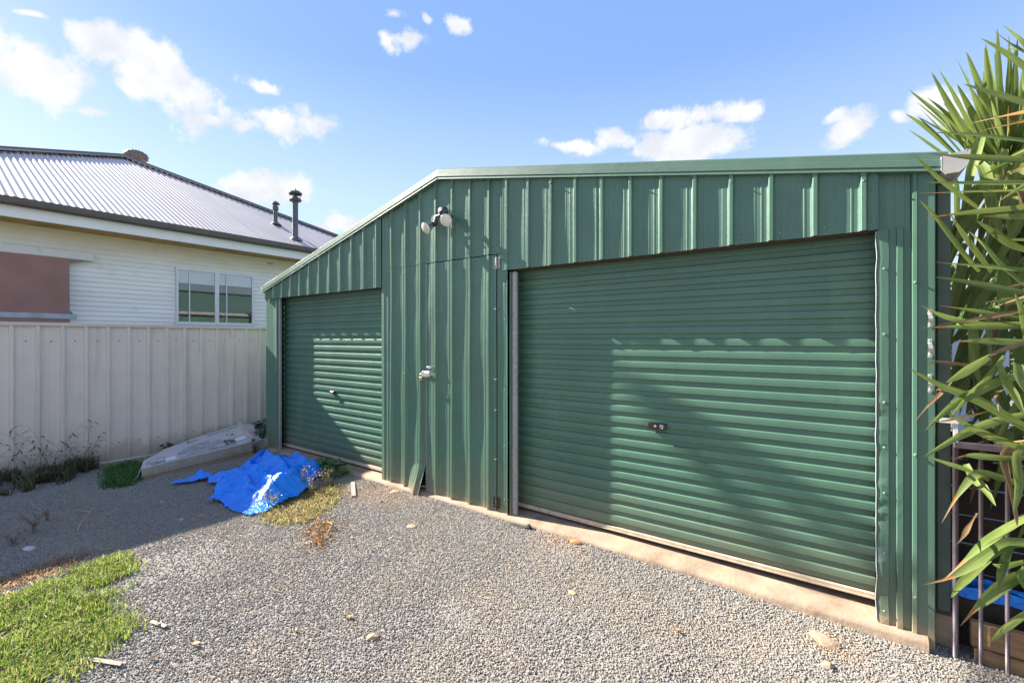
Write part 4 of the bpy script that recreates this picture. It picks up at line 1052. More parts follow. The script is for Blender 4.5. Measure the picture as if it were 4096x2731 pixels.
# ================================================================== BLUE TARPAULIN
outer = [(.90, -1.47), (.79, -1.38), (.76, -1.22), (.70, -1.13), (.80, -1.04), (1.0, -1.08), (1.10, -.98), (.97, -.83), (.70, -.57), (.53, -.35), (.76, -.24), (.87, -.12), (.99, -.10), (1.25, -.19), (1.42, -.14), (1.49, -.03), (1.72, -.13), (1.92, -.28), (1.95, -.42), (2.21, -.60), (2.35, -.82), (2.40, -1.06), (2.44, -1.22), (2.43, -1.33), (2.15, -1.37), (1.94, -1.35), (1.83, -1.35), (1.71, -1.45), (1.72, -1.37), (1.40, -1.22), (1.28, -1.14), (1.17, -1.19), (.98, -1.13), (.97, -1.27)]
def seg_d(x, y):
    best = np.full(len(x), 9.)
    for i in range(len(outer)):
        ax, ay = outer[i]; bx, by = outer[(i + 1) % len(outer)]
        t = np.clip(((x - ax) * (bx - ax) + (y - ay) * (by - ay)) / ((bx - ax) ** 2 + (by - ay) ** 2), 0, 1)
        best = np.minimum(best, np.hypot(x - ax - t * (bx - ax), y - ay - t * (by - ay)))
    return best
st = .0125
xs = np.arange(.60, 2.52, st); ys = np.arange(-1.55, .06, st)
X, Y = np.meshgrid(xs, ys, indexing='ij'); ins = inpoly(outer, X.ravel(), Y.ravel()).reshape(X.shape); D = seg_d(X.ravel(), Y.ravel()).reshape(X.shape)
def tri(t): return 2 * np.abs(t - np.floor(t + .5))
wx = np.vectorize(lambda a, b: nz(a * 2.2, b * 2.2, 1.))(X, Y); wy = np.vectorize(lambda a, b: nz(a * 2.2, b * 2.2, 9.))(X, Y)
H = np.zeros(X.shape)
for ang, fq, am, ws in ((.35, 1.7, .045, .9), (-.55, 2.6, .034, .8), (1.25, 3.6, .026, .8), (.0, 5.6, .016, .6), (-1.0, 7.7, .012, .5), (.8, 11., .007, .4), (2.0, 15., .005, .3)):
    u = (X * math.cos(ang) + Y * math.sin(ang)) * fq + (wx * math.cos(ang) + wy * math.sin(ang)) * ws * fq * .45
    H += am * (1 - tri(u))
# long pulled folds: steep on one side, easing off on the other
tr_ = random.Random(14); Fo = np.zeros(X.shape)
FOLDS = [((.95, -1.10), (1.55, -.72), .085), ((1.0, -.45), (1.75, -.62), .10), ((1.25, -.22), (1.75, -.40), .09), ((.75, -.40), (1.15, -.75), .07), ((1.35, -1.18), (1.75, -.85), .085), ((1.75, -1.38), (1.55, -1.0), .07), ((1.75, -.85), (2.25, -.85), .06), ((1.60, -1.0), (2.1, -1.05), .06), ((1.75, -.30), (1.85, -.62), .09), ((1.98, -1.0), (2.20, -.66), .115), ((2.1, -.98), (2.34, -.95), .085), ((.82, -1.12), (1.2, -1.10), .06)]
for _ in range(16):
    a0 = (tr_.uniform(.8, 2.1), tr_.uniform(-1.25, -.2)); q0 = tr_.uniform(0, 6.28); l0 = tr_.uniform(.15, .4)
    FOLDS.append((a0, (a0[0] + math.cos(q0) * l0, a0[1] + math.sin(q0) * l0), tr_.uniform(.025, .055)))
for (p0, p1, hh) in FOLDS:
    ax, ay = p0; bx, by = p1; L0 = math.hypot(bx - ax, by - ay)
    ux, uy = (bx - ax) / L0, (by - ay) / L0
    t = (X - ax) * ux + (Y - ay) * uy; d = -(X - ax) * uy + (Y - ay) * ux + .05 * wx + .03 * wy + .04 * np.sin(t / L0 * 3)
    tt = np.clip(t / L0, 0, 1); over = np.hypot(np.clip(-t, 0, None), np.clip(t - L0, 0, None))
    wd = np.where(d > 0, .045 + .3 * hh, .09 + .9 * hh) * (.6 + .8 * tt)
    Fo = np.maximum(Fo, hh * (1.15 - .5 * tt) * np.clip(1 - np.abs(d) / wd, 0, 1) ** 1.15 * np.clip(1 - over / .12, 0, 1))
env = np.clip(D / .16, 0, 1) ** .8
swell = np.exp(-(((X - 1.25) / .55) ** 2 + ((Y + .50) / .36) ** 2)) * .045
flat = 1 - .8 * np.clip((X * .62 - Y * .78 - 2.22) / .22, 0, 1)        # the front corner lies flat
Z = ((.35 + .65 * env) * H + (.25 + .75 * env) * Fo * 1.25) * flat + swell * env + .010
Zg = np.vectorize(gz)(X, Y); Z = Z + Zg
ok = ins[:-1, :-1] & ins[1:, :-1] & ins[:-1, 1:] & ins[1:, 1:]
ids = -np.ones(X.shape, int); used = np.zeros(X.shape, bool)
for a in (0, 1):
    for b in (0, 1): used[a:X.shape[0] - 1 + a, b:X.shape[1] - 1 + b] |= ok
ids[used] = np.arange(used.sum())
verts = np.stack([X[used], Y[used], Z[used]], 1)
fc = [(ids[i, j], ids[i + 1, j], ids[i + 1, j + 1], ids[i, j + 1]) for i, j in zip(*np.nonzero(ok))]
TP = thing('tarpaulin', (1.5, -.8, 0), 'crumpled bright blue tarpaulin spread on the gravel', 'tarpaulin')
m = MB(); m.add(verts.tolist(), fc); tp = m.build('sheet', m_tarp, TP, False)
for (x, y) in ((2.40, -1.29), (2.33, -1.325), (1.25, -1.12), (1.90, -.33)):
    i, j = int((x - xs[0]) / st), int((y - ys[0]) / st); z = Z[i, j] + .004
    m = MB(); m.lathe((x, y, z), (0, 0, 1), [(0, .013), (.003, .011), (.003, .006), (0, .005)], 12); m.build('eyelet', m_zinc, TP)

# ================================================================== CARDBOARD BOX
BX = thing('cardboard_box', (-.1, -.7, 0), 'collapsed weathered bicycle carton lying along the fence', 'box')
def lerp3(a, b, t): return Vector(a).lerp(Vector(b), t)
FT = [(.325, -1.545, .135), (.28, -1.2, .150), (.18, -.6, .165), (.035, .07, .185)]
FR = [(-.46, -1.30, .065), (-.62, -1.03, .13), (-.67, -.58, .22), (-.70, -.10, .315)]
def poly3(c, t):
    t = min(.9999, max(0, t)) * (len(c) - 1); i = int(t); return lerp3(c[i], c[i + 1], t - i)
def top_s(s, t):
    """s along the box, t from the front edge to the fence edge"""
    p = poly3(FT, s * .84).lerp(poly3(FR, s), t)
    p.z += .018 * math.sin(PI * t) * (1 - s) + .006 * nz(s * 5, t * 4, 3.) + .010 * nz(s * 2.5, t * 1.5, 7.)
    return p
m = MB(); m.grid([[tuple(top_s(s_, t)) for t in np.linspace(0, 1, 13)] for s_ in np.linspace(0, 1, 33)]); m.build('top_panel', m_card, BX, True)
# front wall of the carton, stained strip with a crease half way down
m = MB(); rows = []
for s_ in np.linspace(0, 1, 30):
    a = poly3(FT, s_); rows.append([(a.x - .002, a.y, a.z), (a.x + .010, a.y, a.z - .002), (a.x + .016 + .004 * nz(s_ * 9, 1.), a.y, a.z * .62), (a.x + .014 + .003 * nz(s_ * 7, 4.), a.y, a.z * .30), (a.x + .004, a.y, a.z * .22), (a.x - .006, a.y, -.01)])
m.grid(rows); m.build('side_panel', m_cards, BX, False)
m = MB(); rows = []
for s_ in np.linspace(.02, .98, 22):
    a = poly3(FT, s_); rows.append([(a.x + .016, a.y, .030), (a.x + .022, a.y, .018), (a.x + .018, a.y, -.01)])
m.grid(rows); m.build('wet_edge', m_plank, BX)
# left end: torn, folded in; low back wall
m = MB(); m.grid([[tuple(Vector((.325, -1.545, .135)).lerp(Vector((-.46, -1.30, .065)), t) + Vector((.02 * nz(t * 6, 1.), -.03 * k - .02 * math.sin(t * 9) * k, -.10 * k))) for t in np.linspace(0, 1, 9)] for k in (0, .5, 1.0)]); m.build('end_flap', m_card, BX)
m = MB(); m.grid([[(.34 + .06 * t, -1.57 - .09 * t + .02 * k, .075 - .06 * t + k * .03) for t in (0, .4, .8, 1)] for k in (-1, 0, 1)]); m.build('torn_flap', m_cardin, BX)
m = MB(); m.grid([[tuple(poly3(FR, s_) + Vector((-.01, 0, -k * poly3(FR, s_).z))) for k in (0, .5, 1)] for s_ in np.linspace(0, 1, 12)]); m.build('back_panel', m_cards, BX)
# right end: opened flap standing up, inner face showing
e0, e1 = top_s(1, 1), top_s(1, .04)
m = MB(); m.grid([[tuple(e0.lerp(e1, t) + Vector((.0, .02 * k, .055 * k - .01 * k * t))) for k in (0, .5, 1)] for t in np.linspace(0, 1, 9)]); m.build('end_flap', m_cardin, BX)
m = MB(); m.grid([[tuple(e0.lerp(e1, t) + Vector((-.02 * k, .22 * k, -.045 * k - .10 * k * t))) for k in (0, .5, 1)] for t in np.linspace(0, .85, 9)]); m.build('end_flap', m_card, BX)
m = MB(); m.grid([[tuple(top_s(s_, t) + Vector((0, 0, .006))) for t in (.17, .30)] for s_ in (.885, .93, .975)]); m.build('sticker', m_paper, BX)
m = MB(); m.grid([[tuple(top_s(s_, t) + Vector((0, 0, .005))) for t in (.05, .13, .21)] for s_ in (.285, .33, .375, .40)]); m.build('sticker', m_paper, BX)
# printing on the top panel
def text_mesh(txt, s0, t0, hgt, slen):
    cu = bpy.data.curves.new('lettering', 'FONT'); cu.body = txt; cu.size = 1; cu.resolution_u = 2; cu.offset = .012
    ob = bpy.data.objects.new('lettering', cu); COL.objects.link(ob)
    bpy.context.view_layer.update(); dg = bpy.context.evaluated_depsgraph_get()
    me = bpy.data.meshes.new_from_object(ob.evaluated_get(dg)); bpy.data.objects.remove(ob)
    w = max(v.co.x for v in me.vertices); k = slen / w
    for v in me.vertices:
        p = top_s(s0 + v.co.x * k, t0 + v.co.y * hgt); v.co = (p.x, p.y, p.z + .0035)
    me.materials.clear(); me.materials.append(m_ink); me.update()
    return link('lettering', me, BX)
for txt, s0, t0, h, sl in (('THIS SIDE UP', .50, .50, .060, .20), ('HANDLE WITH CARE', .46, .415, .060, .33), ('TO BE ASSEMBLED BY ADULT ONLY. CHOKING', .42, .335, .050, .50), ('HAZARD - UNASSEMBLED COMPONENTS WITH', .42, .265, .050, .48), ('SHARP POINTS AND EDGES', .42, .195, .050, .30), ('A PARTIALLY ASSEMBLED BICYCLE', .48, .105, .065, .40), ('CONTENTS: MAY NOT INCLUDE LOOSE PARTS', .42, .04, .042, .46), ('CAUTION', .075, .18, .075, .12), ('DO NOT LIFT THIS SIDE', .72, .86, .05, .24)):
    text_mesh(txt, s0, t0, h, sl)
def print_line(pts, w, closed=False):
    m = MB(); P = [Vector((a, b, 0)) for a, b in pts]
    if closed: P.append(P[0])
    for a, b in zip(P[:-1], P[1:]):
        d = (b - a); L_ = max(d.length, 1e-5); n_ = Vector((-d.y, d.x, 0)) / L_ * w
        k = max(1, int(L_ / .03))
        m.grid([[tuple(top_s(*(a.lerp(b, i / k) + n_ * sg).xy) + Vector((0, 0, .0035))) for sg in (-1, 1)] for i in range(k + 1)])
    return m.build('printed_mark', m_ink, BX)
tri_ = [(.815, .14), (.805, .37), (.90, .19)]
print_line(tri_, .009, True)
print_line([(.832, .21), (.835, .27), (.845, .23), (.853, .19)], .006); print_line([(.850, .25), (.860, .21), (.868, .18)], .006)
print_line([(.525, .75), (.525, .90), (.61, .80)], .006, True)
print_line([(.06, .12), (.075, .34), (.13, .46), (.27, .47)], .004)
for k in range(4): print_line([(.085 + .012 * k, .13 - .025 * k), (.16 + .01 * k, .14 - .02 * k), (.235, .17 - .028 * k), (.30, .16 - .03 * k)], .004)
print_line([(.70, .84), (.97, .84), (.985, .95), (.73, .95)], .003, True)
m = MB()
for (s_, t, a, b) in ((.895, .55, .012, .03), (.855, .60, .010, .02), (.20, .42, .012, .02), (.27, .33, .012, .03)):
    c = top_s(s_, t)
    m.add([tuple(top_s(s_ + a * math.cos(q), t + b * math.sin(q)) + Vector((0, 0, .003))) for q in np.linspace(0, 5.8, 9)], [tuple(range(9))])
m.build('torn_hole', m_gap, BX)

# ================================================================== SIDE GATE AND WHAT STANDS BEHIND IT
GY = -.012
GT = thing('side_gate', (7.75, GY, -.1), 'dark bronze upright bar gate beside the shed corner', 'gate')
xs = [7.196 + .0925 * k for k in range(0, 13)]
for i, x in enumerate(xs):
    m = MB(); m.tube([(x, GY, -.13), (x + .001, GY, 1.08)], .0088 if i else .012, 10); m.build('rod', m_rod, GT, True)
for z in (1.055, -.10):
    m = MB(); m.box(7.188, 8.32, GY - .013, GY + .013, z - .017, z + .017, .003); m.build('rail', m_rod, GT)
m = MB(); m.box(7.135, 7.205, GY - .020, GY - .006, 1.165, 1.188); m.box(7.188, 7.204, GY - .012, GY + .006, 1.06, 1.185); m.build('hinge', m_ivory, GT)
TW = thing('timber_stack', (7.7, .05, -.12), 'stained brown sleeper boards standing behind the bar gate', 'timber')
for z0, z1, x0, dy in ((-.125, .02, 7.27, 0), (.024, .15, 7.26, .012)):
    m = MB(); m.box(x0, 8.3, .012 + dy, .055 + dy, z0, z1, .004); m.build('plank', m_plank, TW)
m = MB(); m.box(7.13, 7.225, .09, .16, -.12, .115, .006); tag(m.build('concrete_block', m_conc), 'small sandy block at the foot of the green downpipe', 'block')
m = MB()
rows = [[(x, .10 + .11 * v, .30 + .035 * nz(x * 9, v * 3) - .07 * v * (1 if v > .5 else -.3) + .05 * math.exp(-((x - 7.3) / .1) ** 2) * (1 - v)) for x in np.linspace(7.16, 7.75, 24)] for v in np.linspace(0, 1, 9)]
m.grid(rows); m.grid([[(x, .10, .30 - .06 * k + .035 * nz(x * 9, 0.)) for x in np.linspace(7.16, 7.75, 24)] for k in (0, .5, 1)])
tag(m.build('blue_sheet', m_tarp), 'folded blue plastic sheet behind the bar gate', 'plastic sheet')
DW = thing('timber_bin', (7.8, .5, -.1), 'dark old timber compost bin in shade behind the gate', 'bin')
for k in range(7):
    m = MB(); m.box(7.17, 8.6, .50 + .004 * (k % 2), .525 + .004 * (k % 2), -.1 + k * .165, .052 + k * .165, .003); m.build('board', m_darkw, DW)
for k in range(2):
    m = MB(); m.box(7.20, 8.6, .16, .185, -.1 + k * .175, .065 + k * .175, .003); m.build('board', m_darkw, DW)
PF = thing('pale_fence', (9.5, 6., 0), 'pale blue white slatted fence seen through the yucca', 'fence')
for k in range(22):
    m = MB(); m.box(7.0 + k * .21, 7.0 + k * .21 + .16, 6.0, 6.02, -.05, 1.80); m.build('slat', m_palefence, PF)
for z in (.4, 1.5):
    m = MB(); m.box(7.0, 11.6, 6.022, 6.06, z, z + .09); m.build('rail', m_palefence, PF)

def leaf_cloud(n, c, r, size, mat_, name, parent, seed):
    g_ = np.random.default_rng(seed)
    d = g_.normal(0, 1, (n, 3)); d /= np.linalg.norm(d, axis=1)[:, None]
    lump = np.array([nz(*(p * 1.7 + seed)) for p in d])
    rad = (g_.random(n) ** .45) * (1 + .35 * lump)
    P = np.array(c) + d * rad[:, None] * np.array(r)
    a = g_.normal(0, 1, (n, 3)); a /= np.linalg.norm(a, axis=1)[:, None]
    b = np.cross(a, g_.normal(0, 1, (n, 3))); b /= np.linalg.norm(b, axis=1)[:, None]
    s_ = size * g_.uniform(.6, 1.3, (n, 1))
    V = np.stack([P - a * s_, P + b * s_ * .42, P + a * s_, P - b * s_ * .42], 1).reshape(-1, 3)
    me = bpy.data.meshes.new(name); me.from_pydata(V.tolist(), [], [(4 * i, 4 * i + 1, 4 * i + 2, 4 * i + 3) for i in range(n)]); me.materials.append(mat_)
    return link(name, me, parent)
BU = thing('bush', (8.6, 8.2, 0), 'sunlit light green bush beyond the pale fence', 'bush')
leaf_cloud(5200, (8.6, 8.2, 1.75), (1.7, 1.2, 1.55), .085, m_bush, 'foliage', BU, 4)
m = MB(); m.tube([(8.6, 8.2, 0), (8.55, 8.2, .8), (8.7, 8.1, 1.7)], [.09, .07, .03], 8); m.tube([(8.55, 8.2, .8), (8.1, 8.3, 1.6)], [.05, .02], 6); m.tube([(8.57, 8.2, .9), (9.1, 8.0, 1.8)], [.05, .02], 6); m.build('trunk', m_bark, BU)

# added out-of-view tree, its two limbs placed to cast the wide door's diagonal stripes
GU = thing('added_shadow_tree', (-13, -14.5, 0), 'added out of view tree whose limbs cast the wide door stripes', 'tree')
m = MB(); m.tube([(-13, -14.5, -.2), (-13.1, -14.2, 3), (-13.2, -13.6, 7), (-13.2, -12.6, 11.5), (-13.4, -11.6, 15.5)], [.38, .30, .25, .19, .12], 12); m.build('trunk', m_bark, GU, True)  # trunk of the added out-of-view tree
def shadow_limb_for(p0, p1, k, r, root):
    a = Vector(p0) + Vector((-5.5, -1.0, 3.52)) * k; b = Vector(p1) + Vector((-5.5, -1.0, 3.52)) * k
    rt = Vector(root); m = MB(); m.tube([rt, rt.lerp(a, .5) + Vector((0, 0, .35)), a, a.lerp(b, .5), b], [r * 1.5, r * 1.25, r, r * .9, r * .7], 8); m.build('added_shadow_limb', m_bark, GU, True); return b
shadow_limb_for((5.33, .14, 1.30), (6.08, .14, .50), 2.28, .040, (-13.2, -12.6, 11.5))
shadow_limb_for((5.52, .14, 1.26), (6.50, .14, .10), 2.36, .046, (-13.3, -12.0, 14.0))
leaf_cloud(900, (-13.6, -12.2, 16.5), (2.2, 2.4, 1.6), .09, m_bush, 'foliage', GU, 6)  # foliage of the added out-of-view tree

# ================================================================== YUCCA
YU = thing('yucca_tree', (7.95, .25, -.1), 'many headed yucca with long spiky leaves crowding the right edge', 'yucca')
HEADS = [(7.52, .70, 2.60), (7.86, -.18, 2.55), (7.88, -.12, 1.85), (7.86, -.30, 1.10)]
for k, (h, b) in enumerate(zip(HEADS, ((7.95, .55), (8.05, .18), (8.12, .0), (8.02, -.16)))):
    m = MB(); P = []
    for u in np.linspace(0, 1, 9):
        P.append((b[0] + (h[0] - b[0]) * u ** 1.6, b[1] + (h[1] - b[1]) * u ** 1.6, -.12 + (h[2] + .12) * u))
    m.tube(P, [.075 - .02 * i / 8 + .006 * (i % 2) for i in range(9)], 12); m.build('trunk', m_bark, YU)
yr = random.Random(3)
def curve(pts, n):
    P = [Vector(p) for p in pts]; out = []
    k = len(P) - 1
    for i in range(n + 1):
        u = i / n * k; j = min(int(u), k - 1); f = u - j
        p0, p1, p2, p3 = P[max(j - 1, 0)], P[j], P[j + 1], P[min(j + 2, k)]
        out.append(.5 * ((2 * p1) + (p2 - p0) * f + (2 * p0 - 5 * p1 + 4 * p2 - p3) * f * f + (3 * p1 - p0 - 3 * p2 + p3) * f ** 3))
    return out
def yleaf(kind, w, pts, roll=None, n=14):
    """pts run from tip to base; a channelled blade with a sharp point"""
    C_ = curve(pts, n); m = MB(); rows = []
    roll = yr.uniform(-.75, .75) if roll is None else roll
    ref = Vector((.15, -1, .25)).normalized()
    twist = yr.uniform(-.5, .5); fold = yr.uniform(.12, .42)
    for i, p in enumerate(C_):
        u = i / n; t = (C_[min(i + 1, n)] - C_[max(i - 1, 0)]).normalized()
        sd = t.cross(ref).normalized(); nn = sd.cross(t)
        a = roll + twist * u; s2 = sd * math.cos(a) + nn * math.sin(a); n2 = s2.cross(t)
        wd = w * .335 * (min(1, (u / .42)) ** .8) * (1 - .35 * max(0, u - .6) / .4)
        if kind != 'green': wd *= (.45 + .55 * sm(.15, .35, u)) if kind == 'tip' else .6 + .25 * math.sin(u * 9 + w * 100)
        rows.append([tuple(p + s2 * wd * q + n2 * wd * fold * abs(q) ** 1.5) for q in (-1, -.5, 0, .5, 1)])
    m.grid(rows)
    mats = [m_yucca, m_yuctip, m_yucdead]
    for i in range(n):
        c = 0 if kind == 'green' else 2 if kind == 'dead' else (2 if i < 2 else 1 if i < max(3, int(n * .22)) else 0)
        for q in range(4): m.mi[i * 4 + q] = c
    o = m.build('leaf', mats, YU, True)
    at = o.data.attributes.new('lv', 'FLOAT_VECTOR', 'POINT')
    at.data.foreach_set('vector', np.array([(q * 1., i / n * 3, 0) for i in range(n + 1) for q in (-1, -.5, 0, .5, 1)], np.float32).ravel())
    return o
